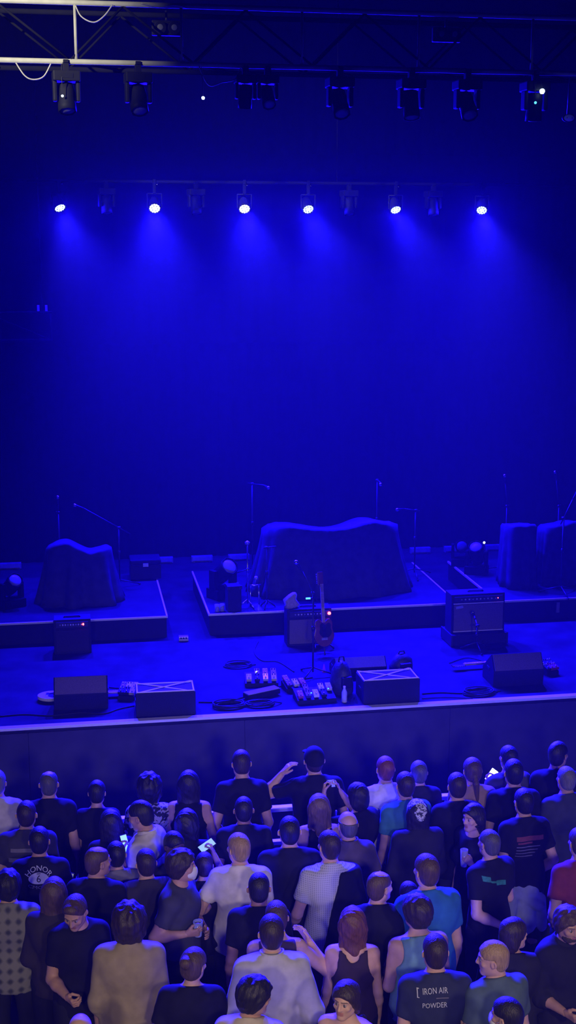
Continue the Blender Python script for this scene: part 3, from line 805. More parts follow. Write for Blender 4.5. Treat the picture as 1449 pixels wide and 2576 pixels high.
# loose things
t = empty('setlist_sheet', at_z(866, 1567, SZ + 0.01), 0.3, 'small pale paper sheet on the floor right of the red guitar', 'paper')
MB().box((0, 0, 0.003), (0.09, 0.12, 0.004)).build('sheet', mat('dim paper', (0.35, 0.33, 0.33), 0.8), t)
t = empty('orange_cone', at_z(815, 1690, SZ), 0, 'tiny reddish marker cone right of the microphone stand', 'cone')
MB().lathe([(0.03, 0), (0.03, 0.006), (0.022, 0.008), (0.005, 0.1)], 12).build('body', mat('red plastic', (0.5, 0.06, 0.08), 0.5), t)
t = empty('clip_tuner', (2.745, 14.94, 2.20), 0, 'small cyan glowing tuner clipped on the microphone stand', 'tuner')
MB().box((0, 0, 0), (0.055, 0.014, 0.018)).build('display', M_cyan_led, t)
MB().box((0.043, 0.004, 0), (0.035, 0.02, 0.012)).build('clip', M_black, t)
t = empty('cable_drop', (6.72, 16.893, SZ), 0, 'short pale strip hanging on the front of the right riser', 'tape')
MB().box((0, 0, 0.17), (0.045, 0.006, 0.15)).build('strip', mat('grey tape', (0.4, 0.39, 0.4), 0.7), t)
# ------------------------------------------------------------------ crowd barrier
BY = 11.46
M_bar = mat('barrier metal', (0.42, 0.42, 0.44), 0.4, 0.2, 0.12, 5)
bx = [-1.95 + 1.22 * k for k in range(7)]
def barrier(x, label):
    t = empty('crowd_barrier', (x, BY, 0), 0, label, 'crowd barrier', 'barrier sections in front of the stage')
    w = 1.2
    MB().box((0, 0.0, 1.085), (w, 0.085, 0.04)).build('top_rail', M_bar, t, 0.01)
    for z in (0.74, 0.39): MB().box((0, 0, z), (w - 0.06, 0.06, 0.035)).build('cross_rail', M_bar, t)
    for s in (-1, 1): MB().box((s * (w / 2 - 0.025), 0.0, 0.55), (0.045, 0.06, 1.05)).build('post', M_bar, t)
    MB().box((0, -0.16, 0.02), (w, 0.42, 0.03)).build('base_plate', M_bar, t)
    MB().box((0, -0.375, 0.022), (w, 0.022, 0.036)).build('edge_strip', mat('cream edge tape', (0.85, 0.80, 0.66), 0.6), t)
    for s in (-1, 1): MB().tube([(s * (w / 2 - 0.06), 0.03, 1.0), (s * (w / 2 - 0.06), 0.55, 0.03)], 0.016, 7).build('strut', M_bar, t)
    return t
wh = ['at the far left edge', 'behind the long haired front row on the left', 'left of the person in black with bare neck', 'between the two tallest front row people', 'behind the person in the pale tee in the front row',
      'left of the ponytailed person in tan', 'at the far right edge']
for x, w in zip(bx, wh): barrier(x, 'grey metal crowd barrier section ' + w)
# ================================================================== THE CROWD
# Bodies and clothes are grown from smooth unions of tapered limbs, sampled on a grid and meshed.
def mesh_field(D, org, h):
    """surface nets: one vertex per cell the surface crosses"""
    neg = D < 0
    nx, ny, nz = D.shape
    c = np.zeros((nx - 1, ny - 1, nz - 1), np.int8)
    for dx in (0, 1):
        for dy in (0, 1):
            for dz in (0, 1):
                c += neg[dx:nx - 1 + dx, dy:ny - 1 + dy, dz:nz - 1 + dz]
    act = (c > 0) & (c < 8)
    idx = np.argwhere(act)
    num = -np.ones(act.shape, np.int64)
    num[act] = np.arange(len(idx))
    acc = np.zeros((len(idx), 3))
    cnt = np.zeros(len(idx))
    corners = [(a, b, d) for a in (0, 1) for b in (0, 1) for d in (0, 1)]
    for p in corners:
        for ax in range(3):
            if p[ax]: continue
            q = list(p); q[ax] = 1
            a = D[idx[:, 0] + p[0], idx[:, 1] + p[1], idx[:, 2] + p[2]]
            b = D[idx[:, 0] + q[0], idx[:, 1] + q[1], idx[:, 2] + q[2]]
            m = (a < 0) != (b < 0)
            t = np.where(m, a / np.where(m, a - b, 1), 0)
            pos = np.array(p, float)[None, :].repeat(len(idx), 0)
            pos[:, ax] += t
            acc[m] += pos[m]
            cnt[m] += 1
    V = (idx + acc / cnt[:, None]) * h + org
    F = []
    for ax in range(3):
        o = [slice(1, -1)] * 3
        o[ax] = slice(0, -1)
        o2 = [slice(1, -1)] * 3
        o2[ax] = slice(1, None)
        a, b = neg[tuple(o)], neg[tuple(o2)]
        e = np.argwhere(a != b)
        if not len(e): continue
        flip = a[e[:, 0], e[:, 1], e[:, 2]]
        off = np.ones(3, int); off[ax] = 0
        g0 = e + off
        u, v = (ax + 1) % 3, (ax + 2) % 3
        def cell(du, dv):
            k = g0.copy()
            k[:, u] -= du; k[:, v] -= dv
            return num[k[:, 0], k[:, 1], k[:, 2]]
        Q = np.stack([cell(1, 1), cell(0, 1), cell(0, 0), cell(1, 0)], 1)
        Q[~flip] = Q[~flip][:, ::-1]
        F.append(Q)
    return V, np.concatenate(F)

class Field:
    def __init__(s, lo, hi, h):
        s.h, s.org = h, np.array(lo, float)
        n = np.ceil((np.array(hi) - s.org) / h).astype(int) + 1
        s.ax = [s.org[i] + h * np.arange(n[i]) for i in range(3)]
        s.D = np.full(tuple(n), 0.09)
    def _block(s, lo, hi):
        sl = []
        for i in range(3):
            a = max(0, int((lo[i] - s.org[i]) / s.h))
            b = min(len(s.ax[i]), int((hi[i] - s.org[i]) / s.h) + 2)
            sl.append(slice(a, max(a, b)))
        P = np.meshgrid(*[s.ax[i][sl[i]] for i in range(3)], indexing='ij')
        return tuple(sl), P
    def _put(s, sl, d, k):
        a = s.D[sl]
        if k > 0:
            hh = np.maximum(k - np.abs(a - d), 0) / k
            s.D[sl] = np.minimum(a, d) - hh * hh * k * 0.25
        else:
            s.D[sl] = np.minimum(a, d)
    def cone(s, a, b, r1, r2, k=0.03, sq=(1, 1, 1)):
        a, b, q = np.array(a, float), np.array(b, float), np.array(sq, float)
        pad = max(r1, r2) * q + k + 2 * s.h
        sl, P = s._block(np.minimum(a, b) - pad, np.maximum(a, b) + pad)
        if 0 in s.D[sl].shape: return
        A, B = a / q, b / q
        P = [P[i] / q[i] for i in range(3)]
        d = B - A
        L = d @ d + 1e-9
        t = np.clip(sum((P[i] - A[i]) * d[i] for i in range(3)) / L, 0, 1)
        r = np.sqrt(sum((P[i] - A[i] - t * d[i]) ** 2 for i in range(3)))
        s._put(sl, (r - (r1 + (r2 - r1) * t)) * q.min(), k)
    def ball(s, c, r, k=0.03, cut=False):
        c, r = np.array(c, float), np.array(r, float) * np.ones(3)
        pad = r + k + 2 * s.h
        sl, P = s._block(c - pad, c + pad)
        if 0 in s.D[sl].shape: return
        k0 = np.sqrt(sum(((P[i] - c[i]) / r[i]) ** 2 for i in range(3)))
        k1 = np.sqrt(sum(((P[i] - c[i]) / r[i] ** 2) ** 2 for i in range(3))) + 1e-6
        d = k0 * (k0 - 1) / k1
        if cut:
            a = s.D[sl]
            d = -d
            hh = np.maximum(k - np.abs(a - d), 0) / max(k, 1e-6)
            s.D[sl] = np.maximum(a, d) + hh * hh * k * 0.25
        else:
            s._put(sl, d, k)
    def grid(s): return np.meshgrid(*s.ax, indexing='ij')
    def clip(s, d): s.D = np.maximum(s.D, d)
    def out(s):
        s.D[0], s.D[-1] = 0.05, 0.05
        s.D[:, 0], s.D[:, -1] = 0.05, 0.05
        s.D[:, :, 0], s.D[:, :, -1] = 0.05, 0.05
        return mesh_field(s.D, s.org, s.h)

def wob(P, f, seed):
    """a cheap smooth noise"""
    r = np.random.RandomState(seed)
    o = 0
    for k in range(4):
        v = r.normal(size=3) * f
        o = o + np.sin(P[0] * v[0] + P[1] * v[1] + P[2] * v[2] + r.uniform(0, 6.28))
    return o / 4

# ---- head: origin at the middle of the skull, face towards +y
HH = 0.118                                     # from there up to the crown
def build_head(wide=1.0, female=False):
    f = Field((-0.11, -0.13, -0.19), (0.11, 0.14, 0.14), 0.0058)
    f.ball((0, -0.012, 0.028), (0.077 * wide, 0.098, 0.09), 0)
    f.ball((0, 0.022, -0.035), (0.064 * wide, 0.072, 0.082), 0.03)
    f.cone((-0.045 * wide, 0.0, -0.068), (-0.012, 0.062, -0.102), 0.022, 0.018, 0.035)
    f.cone((0.045 * wide, 0.0, -0.068), (0.012, 0.062, -0.102), 0.022, 0.018, 0.035)
    f.ball((0, 0.070, -0.100), (0.022, 0.018, 0.016), 0.02)
    for s in (-1, 1):
        f.cone((s * 0.014, 0.084, 0.026), (s * 0.048, 0.068, 0.028), 0.009, 0.008, 0.015)
        f.ball((s * 0.045, 0.062, -0.024), (0.02, 0.016, 0.015), 0.02)
        f.ball((s * 0.031, 0.092, 0.006), (0.018, 0.016, 0.012), 0.012, True)
        f.ball((s * 0.031, 0.076, 0.006), (0.0125, 0.0125, 0.0115), 0.002)
        f.cone((s * 0.076 * wide, 0.0, -0.012), (s * 0.088 * wide, -0.022, -0.008), 0.012, 0.010, 0.006, (0.8, 1, 2.4))
        f.ball((s * 0.090 * wide, -0.006, -0.008), (0.006, 0.011, 0.018), 0.004, True)
    f.cone((0, 0.086, 0.018), (0, 0.106, -0.026), 0.0075, 0.0125, 0.012)
    for s in (-1, 1): f.ball((s * 0.012, 0.094, -0.03), (0.009, 0.01, 0.008), 0.008)
    f.cone((-0.016, 0.083, -0.058), (0.016, 0.083, -0.058), 0.0085, 0.0085, 0.008)
    f.cone((-0.013, 0.081, -0.070), (0.013, 0.081, -0.070), 0.0085, 0.0085, 0.008)
    f.cone((0, -0.018, -0.05), (0, -0.035, -0.17), 0.058 if not female else 0.05, 0.058 if not female else 0.05, 0.03)
    V, F = f.out()
    V = V[:, :]
    c = V[F].mean(1)
    mi = np.zeros(len(F), np.int32)
    lip = (np.abs(c[:, 0]) < 0.024) & (c[:, 1] > 0.078) & (c[:, 2] > -0.079) & (c[:, 2] < -0.05)
    mi[lip] = 1
    for s in (-1, 1):
        e = np.sqrt(((c - np.array((s * 0.031, 0.078, 0.006))) ** 2).sum(1)) < 0.0135
        mi[e] = 2
        mi[e & (np.abs(c[:, 0] - s * 0.031) < 0.0055)] = 3
        br = (np.abs(c[:, 0] - s * 0.031) < 0.02) & (c[:, 1] > 0.06) & (np.abs(c[:, 2] - 0.031 + 6 * (c[:, 0] - s * 0.031) ** 2) < 0.003)
        mi[br] = 3
    return V, F, mi
HEADS = {}
def head_geo(kind):
    if kind not in HEADS: HEADS[kind] = build_head(*{'m': (1.0, False), 'f': (0.95, True), 'w': (1.07, False)}[kind])
    return HEADS[kind]

# ---- hand: wrist at the origin, fingers along +y, palm facing -z, thumb on the -x side (a right hand)
HANDS = {}
def hand_geo(pose):
    if pose in HANDS: return HANDS[pose]
    curl, thumb = {'relaxed': ((14, 24, 16), ((-0.046, 0.05, -0.014), (-0.055, 0.085, -0.026))),
                   'grip': ((42, 58, 38), ((-0.046, 0.052, -0.026), (-0.03, 0.082, -0.054))),
                   'flat': ((6, 10, 6), ((-0.052, 0.045, -0.008), (-0.072, 0.078, -0.012))),
                   'point': ((30, 52, 34), ((-0.052, 0.045, -0.008), (-0.074, 0.08, -0.004)))}[pose]
    f = Field((-0.1, -0.05, -0.11), (0.06, 0.2, 0.05), 0.0042)
    f.cone((0, -0.045, 0), (0, 0.012, 0), 0.0265, 0.025, 0.02, (1, 1, 0.78))
    xs = (-0.028, -0.0095, 0.0095, 0.027)
    for i, x in enumerate(xs):
        f.cone((x * 0.5, 0.008, 0), (x, 0.084 - 0.004 * abs(i - 1), 0), 0.0135, 0.0125, 0.014)
    f.cone((-0.014, 0.014, -0.004), (-0.036, 0.034, -0.01), 0.0145, 0.0135, 0.014)
    f.cone((-0.036, 0.034, -0.01), thumb[0], 0.0125, 0.011, 0.006)
    f.cone(thumb[0], thumb[1], 0.0108, 0.0088, 0.003)
    for i, x in enumerate(xs):
        L = (0.074, 0.082, 0.076, 0.06)[i]
        p, a = np.array((x, 0.084 - 0.004 * abs(i - 1), 0.0)), 0
        sp = (-0.10, -0.03, 0.03, 0.10)[i]
        for j in range(3):
            a += math.radians(curl[j] * (1 + 0.06 * i) if not (pose == 'point' and i == 0 and j > 0) else 4)
            l = L * (0.46, 0.30, 0.24)[j]
            q = p + l * np.array((sp * math.cos(a), math.cos(a), -math.sin(a)))
            f.cone(p, q, 0.0092 - 0.0008 * j, 0.0084 - 0.0008 * j, 0.003 if j else 0.006)
            p = q
    HANDS[pose] = f.out()
    return HANDS[pose]

# ---- arm poses for the right side: elbow, wrist, palm facing, hand pose
ARMS = {
    'down': ((0.225, -0.035, 1.13), (0.238, 0.03, 0.885), (-1, 0.1, 0), 'relaxed'),
    'hip': ((0.27, -0.09, 1.14), (0.20, 0.03, 0.97), (-0.6, 0.6, 0), 'relaxed'),
    'pocket': ((0.245, -0.08, 1.13), (0.205, 0.05, 0.93), (-1, 0, 0), 'relaxed'),
    'fwd': ((0.235, -0.005, 1.12), (0.14, 0.235, 1.10), (-0.8, 0, 0.3), 'grip'),
    'fold': ((0.235, 0.04, 1.13), (-0.03, 0.205, 1.15), (0, -1, 0), 'relaxed'),
    'phone': ((0.225, 0.07, 1.13), (0.085, 0.27, 1.24), (-0.5, -0.7, 0.1), 'grip'),
    'high': ((0.225, 0.24, 1.36), (0.085, 0.40, 1.55), (-0.75, -0.3, 0), 'grip'),
    'head': ((0.36, 0.08, 1.33), (0.155, 0.10, 1.62), (-0.9, 0, 0.3), 'relaxed'),
    'face': ((0.26, 0.10, 1.20), (0.10, 0.19, 1.45), (-0.6, -0.7, 0), 'grip'),
}
def smat(name, col, var=0.1, rough=0.85, scale=18.0, bump=0.12):
    return mat(name, col, rough, 0, var, scale, bump, None, 0, 0.2)
SKIN = {'light': (0.60, 0.37, 0.28), 'mid': (0.50, 0.29, 0.21), 'tan': (0.38, 0.21, 0.14), 'dark': (0.14, 0.075, 0.05)}
def skin_mats(k):
    c = SKIN[k]
    return [mat('skin ' + k, c, 0.5, 0, 0.06, 30, 0.03), mat('lips ' + k, (c[0] * 0.8, c[1] * 0.55, c[2] * 0.55), 0.45, 0, 0.05),
            mat('eye white', (0.36, 0.34, 0.33), 0.25, 0, 0.02), mat('eye and brow dark', (0.07, 0.05, 0.04), 0.5, 0, 0.05)]

def arm_pts(spec, side, w):
    if isinstance(spec, str): spec = ARMS[spec]
    e, wr, pn, hp = spec[:4]
    m = np.array((side, 1, 1), float)
    sh = np.array((0.150 * w, -0.01, 1.41)) * m
    e, wr = np.array(e, float) * m, np.array(wr, float) * m
    dx = side * (0.15 * (w - 1) - 0.035)
    e[0] += dx
    if abs(wr[0]) > 0.18: wr[0] += dx
    e = sh + (e - sh) * (0.30 / np.linalg.norm(e - sh))
    d = wr - e
    wr = e + d * (0.255 / np.linalg.norm(d))
    return sh, e, wr, np.array(pn, float) * m, hp

def trunk(f, w, d, infl, kind):
    """torso volumes; infl grows them for cloth"""
    i = infl
    f.ball((0, 0.0, 1.295), (0.150 * w + i, 0.112 * d + i, 0.2 + i), 0.02)
    f.ball((0, 0.004, 1.10), (0.138 * w + i, 0.106 * d + i, 0.2 + i), 0.06)
    f.ball((0, -0.012, 0.945), (0.155 * w + i, 0.118 * d + i, 0.12 + i), 0.06)
    if kind == 'f':
        for s in (-1, 1): f.ball((s * 0.075, 0.085, 1.265), (0.062 + i, 0.06 + i, 0.06 + i), 0.04)
    else:
        f.ball((0, 0.055, 1.31), (0.13 * w + i, 0.07 * d + i, 0.1 + i), 0.05)
    for s in (-1, 1):
        f.cone((s * 0.03, -0.014, 1.452), (s * 0.145 * w, -0.01, 1.412), 0.042 + i, 0.048 + i, 0.05)
        f.ball((s * 0.085, -0.075, 1.34), (0.075 * w + i, 0.05 + i, 0.12 + i), 0.05)
NECK = ((0, -0.018, 1.42), (0, 0.004, 1.56))

BODY_CACHE = {}
def body_geo(w, d, L, Rr, kind, bend):
    key = (w, d, str(L), str(Rr), kind, bend)
    if key in BODY_CACHE: return BODY_CACHE[key]
    f = Field((-0.62, -0.34, -0.02), (0.62, 0.56, 1.72), 0.0155)
    trunk(f, w, d, 0, kind)
    f.cone(*NECK, 0.06 if kind != 'f' else 0.052, 0.055 if kind != 'f' else 0.047, 0.05)
    for s, spec in ((-1, L), (1, Rr)):
        sh, e, wr, pn, hp = arm_pts(spec, s, w)
        k = 0.9 if kind == 'f' else 1.0
        f.cone(sh, sh + (e - sh) * 0.35, 0.054 * k, 0.048 * k, 0.05)
        f.cone(sh + (e - sh) * 0.3, e, 0.051 * k, 0.041 * k, 0.02)
        f.cone(e, e + (wr - e) * 0.35, 0.041 * k, 0.043 * k, 0.02)
        f.cone(e + (wr - e) * 0.3, wr, 0.043 * k, 0.0275 * k, 0.02)
        hip, kn, an = (s * 0.092 * w, -0.005, 0.90), (s * 0.105 * w, 0.015 + bend, 0.50), (s * 0.115 * w, -0.03, 0.085)
        f.cone(hip, kn, 0.088 * (0.6 + 0.4 * w), 0.057, 0.05)
        mid = [kn[i] + (an[i] - kn[i]) * 0.3 for i in range(3)]
        f.cone(kn, (mid[0], mid[1] - 0.015, mid[2]), 0.056, 0.06, 0.02)
        f.cone((mid[0], mid[1] - 0.015, mid[2]), an, 0.06, 0.037, 0.02)
        f.cone((an[0], -0.045, 0.045), (an[0] + s * 0.03, 0.13, 0.035), 0.038, 0.034, 0.03)
    BODY_CACHE[key] = f.out()
    return BODY_CACHE[key]

SHIRTS = {}
def shirt_geo(w, d, L, Rr, kind, style, seed, cut=None):
    key = (w, d, str(L), str(Rr), kind, style, seed % 5, cut is None)
    if key in SHIRTS: return SHIRTS[key]
    f = Field((-0.62, -0.36, 0.62), (0.62, 0.56, 1.66), 0.0145)
    i = {'tank': 0.021, 'tee': 0.02, 'polo': 0.02, 'long': 0.022, 'jacket': 0.034, 'hoodie': 0.036, 'rolled': 0.026, 'sleeveless': 0.021}[style]
    trunk(f, w, d, i, kind)
    hem = {'tank': 0.86, 'tee': 0.84, 'polo': 0.84, 'long': 0.83, 'jacket': 0.8, 'hoodie': 0.82, 'rolled': 0.83, 'sleeveless': 0.86}[style]
    f.cone((0, -0.01, 1.0), (0, -0.012, hem + 0.02), 0.158 * w + i, 0.164 * w + i * 1.2, 0.05, (1, 0.75 * d, 1))
    P = f.grid()
    f.clip(hem + 0.012 * np.sin(9 * P[0] + seed) - P[2])
    if style not in ('tank', 'sleeveless'):
        for s, spec in ((-1, L), (1, Rr)):
            sh, e, wr, pn, hp = arm_pts(spec, s, w)
            g2 = Field((-0.62, -0.36, 0.62), (0.62, 0.56, 1.66), 0.0145)
            a = i + 0.006
            g2.cone(sh, e, 0.050 + a * 0.7, 0.043 + a * 0.85, 0.0)
            u = (e - sh) / np.linalg.norm(e - sh)
            if style in ('tee', 'polo'):
                t = 0.19
                g2.clip(sum((P[q] - sh[q]) * u[q] for q in range(3)) - t)
            else:
                v = (wr - e) / np.linalg.norm(wr - e)
                g2.cone(e, wr, 0.046 + a, 0.036 + a * 0.7, 0.02)
                lim = 0.235 if style != 'rolled' else 0.06
                along = sum((P[q] - e[q]) * v[q] for q in range(3))
                onarm = sum((P[q] - sh[q]) * u[q] for q in range(3)) > 0.12
                g2.clip(np.where(onarm, along - lim, -1))
                if style == 'rolled':
                    c = e + v * 0.045
                    g2.cone(c - v * 0.02, c + v * 0.02, 0.062, 0.062, 0.008)
            k = 0.035
            hh = np.maximum(k - np.abs(f.D - g2.D), 0) / k
            f.D = np.minimum(f.D, g2.D) - hh * hh * k * 0.25
    # loose cloth: soft folds that run down the back
    fa = 0.4 if style in ('tank', 'sleeveless') else 1.0
    f.D = f.D + fa * 0.0055 * wob(P, 16, seed) + fa * 0.003 * wob([P[0] * 2.2, P[1] * 2, P[2] * 0.7], 26, seed + 9) * np.clip((1.42 - P[2]) * 4, 0, 1)
    # neck opening: the cloth follows the neck and is cut along a slanted collar line
    if style != 'tank':
        up = {'sleeveless': -0.035}.get(style, 0.0) - (0.014 if kind == 'f' else 0)
        g3 = Field((-0.62, -0.36, 0.62), (0.62, 0.56, 1.66), 0.0145)
        nk = (0.06 if kind != 'f' else 0.052) + i * 0.55
        g3.cone(*NECK, nk + 0.004, nk, 0.0)
        k = 0.05
        hh = np.maximum(k - np.abs(f.D - g3.D), 0) / k
        f.D = np.minimum(f.D, g3.D) - hh * hh * k * 0.25
        f.clip((P[2] - (1.513 + up - 0.42 * (P[1] + 0.018))) / 1.085)
    else:
        rr = np.sqrt((P[0] / 1.3) ** 2 + (P[1] + 0.012) ** 2)
        f.clip(np.minimum(0.105 - rr, P[2] - 1.385))
        f.clip(P[2] - 1.535)
    if style == 'tank':                                   # deep armholes, two straps meeting between the shoulder blades
        for s in (-1, 1):
            f.ball((s * 0.195 * w, -0.02, 1.40), (0.105, 0.16, 0.17), 0.01, True)
        f.ball((0, -0.13, 1.475), (0.048, 0.1, 0.075), 0.01, True)
    if style == 'sleeveless':
        for s in (-1, 1): f.ball((s * 0.21 * w, -0.02, 1.40), (0.10, 0.15, 0.13), 0.01, True)
    if style == 'hoodie':
        f.cone((-0.07, -0.09, 1.46), (0.07, -0.09, 1.46), 0.055, 0.055, 0.03)
    if cut is not None: f.clip(cut(P))
    SHIRTS[key] = f.out()
    return SHIRTS[key]

PANTS = {}
def pants_geo(w, d, style, bend, seed):
    key = (w, d, style, bend, seed % 3)
    if key in PANTS: return PANTS[key]
    f = Field((-0.34, -0.26, 0.0), (0.34, 0.28, 1.06), 0.0155)
    i = 0.016 if style != 'wide' else 0.03
    f.ball((0, -0.012, 0.945), (0.165 * w + i, 0.118 * d + i, 0.125 + i), 0.05)
    for s in (-1, 1):
        hip, kn, an = (s * 0.094 * w, -0.005, 0.90), (s * 0.107 * w, 0.015 + bend, 0.50), (s * 0.117 * w, -0.03, 0.07)
        f.cone(hip, kn, 0.09 * (0.6 + 0.4 * w) + i, 0.064 + i, 0.04)
        if style != 'shorts': f.cone(kn, an, 0.062 + i, 0.055 + i, 0.03)
    P = f.grid()
    f.D = f.D + 0.005 * wob(P, 22, seed)
    f.clip(P[2] - 1.01)
    f.clip((0.05 if style != 'shorts' else 0.50) - P[2])
    PANTS[key] = f.out()
    return PANTS[key]
SHOE = None
def shoe_geo():
    global SHOE
    if SHOE is None:
        f = Field((-0.09, -0.14, -0.02), (0.09, 0.22, 0.14), 0.009)
        f.cone((0, -0.045, 0.045), (0.008, 0.13, 0.03), 0.05, 0.04, 0.02)
        f.cone((0, -0.03, 0.05), (0, -0.03, 0.09), 0.05, 0.048, 0.03)
        P = f.grid()
        f.clip(0.004 - P[2])
        f.clip(P[2] - 0.1)
        SHOE = f.out()
    return SHOE

# ---- hair, in head space
HAIR = {}
def hair_geo(style):
    if style in HAIR: return HAIR[style]
    long_ = style in ('long', 'longwavy', 'midlong')
    lo = (-0.17, -0.24, -0.52 if long_ else -0.26)
    f = Field(lo, (0.17, 0.16, 0.21), 0.0075)
    P = f.grid()
    T = {'buzz': 0.004, 'short': 0.011, 'side': 0.016, 'curly': 0.028, 'bigcurly': 0.05, 'bob': 0.02, 'bun': 0.014, 'ponytail': 0.01, 'balding': 0.006, 'ring': 0.006,
         'long': 0.018, 'longwavy': 0.024, 'midlong': 0.022, 'quiff': 0.016, 'cap': 0.016, 'wrap': 0.02, 'hood': 0.02}[style]
    side = 0.45 if style in ('short', 'quiff', 'buzz', 'balding', 'ring') else 1.0
    f.ball((0, -0.014, 0.029), (0.079 + T * (0.35 + 0.65 * side), 0.099 + T, 0.091 + T), 0)
    f.ball((0, -0.045, -0.035), (0.066 + T * 0.8 * side, 0.060 + T * 0.8 * side, 0.062 + T * 0.5), 0.03)
    if style == 'quiff': f.ball((0, 0.05, 0.1), (0.055, 0.04, 0.035), 0.02)
    hl = P[1] * 0.8 - (P[2] - 0.01) * 0.6 - 0.034                       # hairline over brow and temples
    hl = np.maximum(hl, np.where((np.abs(P[0]) > 0.062) & (P[2] < 0.02), P[1] + 0.022, -1))   # clear of the ears
    if style == 'quiff': hl = hl + 0.012
    nape = -(P[2] + 0.088 - 0.25 * np.maximum(0, P[1] + 0.03))
    if style in ('bigcurly', 'bob', 'curly'):
        hl = P[1] * 0.8 - (P[2] - 0.01) * 0.6 - 0.038
        nape = -(P[2] + {'bigcurly': 0.15, 'bob': 0.13, 'curly': 0.10}[style])
        if style != 'curly':
            f.ball((0, -0.035, -0.06), (0.095 + T * 0.4, 0.08, 0.10), 0.03)
    if long_:
        z1 = {'long': -0.36, 'longwavy': -0.42, 'midlong': -0.20}[style]
        f.cone((0, -0.045, -0.02), (0, -0.112, z1), 0.092, 0.06, 0.05, (1.05, 0.62, 1))
        for s in (-1, 1):
            f.cone((s * 0.075, -0.02, 0.0), (s * 0.085, -0.06, z1 * 0.85), 0.032, 0.035, 0.03)
        nape = -(P[2] - z1 - 0.0 + 0.06)
        hl = np.where(P[2] < -0.05, P[1] - 0.03, P[1] * 0.8 - (P[2] - 0.01) * 0.6 - 0.036)
    if style == 'bun':
        f.ball((0, -0.115, 0.055), (0.05, 0.045, 0.045), 0.015)
    if style == 'ponytail':
        f.cone((0, -0.10, -0.02), (0, -0.135, -0.08), 0.024, 0.03, 0.01)
        f.cone((0, -0.135, -0.08), (0.01, -0.15, -0.25), 0.03, 0.016, 0.01)
        nape = -(P[2] + 0.27)
        nape = np.maximum(nape, np.where((P[1] > -0.10), -(P[2] + 0.088), -1))
    if style == 'balding':                                              # bare crown
        f.ball((0, 0.02, 0.135), (0.058, 0.075, 0.06), 0.01, True)
    if style == 'ring':
        f.clip(P[2] - 0.045 + 0.25 * np.maximum(0, P[1]))
    if style in ('cap', 'wrap', 'hood'):
        f.clip(-(P[2] - (0.0 if style == 'cap' else -0.01) - 0.25 * (P[1] + 0.02)))
        if style == 'cap':
            f.cone((-0.045, 0.10, 0.05), (0.045, 0.10, 0.05), 0.05, 0.05, 0.004, (1, 1, 0.16))
        if style == 'wrap': f.ball((0.0, -0.12, 0.0), (0.035, 0.025, 0.03), 0.015)
    else:
        f.clip(np.maximum(hl, nape))
        am = {'buzz': 0.001, 'balding': 0.002, 'ring': 0.002, 'curly': 0.007, 'bigcurly': 0.009, 'longwavy': 0.007, 'long': 0.004, 'midlong': 0.004, 'bob': 0.004}.get(style, 0.002)
        if style in ('curly', 'bigcurly'):
            f.D = f.D + am * 0.8 * wob(P, 50, 3) + am * 0.7 * wob(P, 105, 4)
        else:                                                            # locks that run downwards
            f.D = f.D + am * wob([P[0], P[1], P[2] * 0.22], 110, 5) + am * 0.6 * wob(P, 40, 6)
    HAIR[style] = f.out()
    return HAIR[style]
HAIRCOL = {'black': (0.016, 0.013, 0.013), 'darkbrown': (0.035, 0.022, 0.016), 'brown': (0.085, 0.05, 0.032), 'auburn': (0.13, 0.05, 0.03), 'red': (0.20, 0.06, 0.035),
           'blond': (0.36, 0.24, 0.11), 'grey': (0.20, 0.19, 0.18), 'darkgrey': (0.09, 0.085, 0.08), 'lightbrown': (0.16, 0.10, 0.06)}
MESHES = {}
def shared_mesh(key, geo, m):
    if key not in MESHES:
        V, F = geo[:2]
        me = bpy.data.meshes.new(key)
        me.from_pydata(V.tolist(), [], F.tolist())
        me.polygons.foreach_set('use_smooth', [True] * len(F))
        me.materials.append(m)
        me.update()
        MESHES[key] = me
    return MESHES[key]
def child(name, key, geo, m, parent, M=None):
    o = bpy.data.objects.new(name, shared_mesh(key, geo, m))
    COL.objects.link(o)
    o.parent = parent
    o.material_slots[0].link = 'OBJECT'
    o.material_slots[0].material = m
    if M is not None: o.matrix_local = M
    return o

def hand_frame(e, wr, pn, side):
    y = (wr - e) / np.linalg.norm(wr - e)
    n = pn - y * (pn @ y)
    n = n / np.linalg.norm(n)
    z = -n
    x = np.cross(y, z)
    return np.stack([x, y, z], 1)

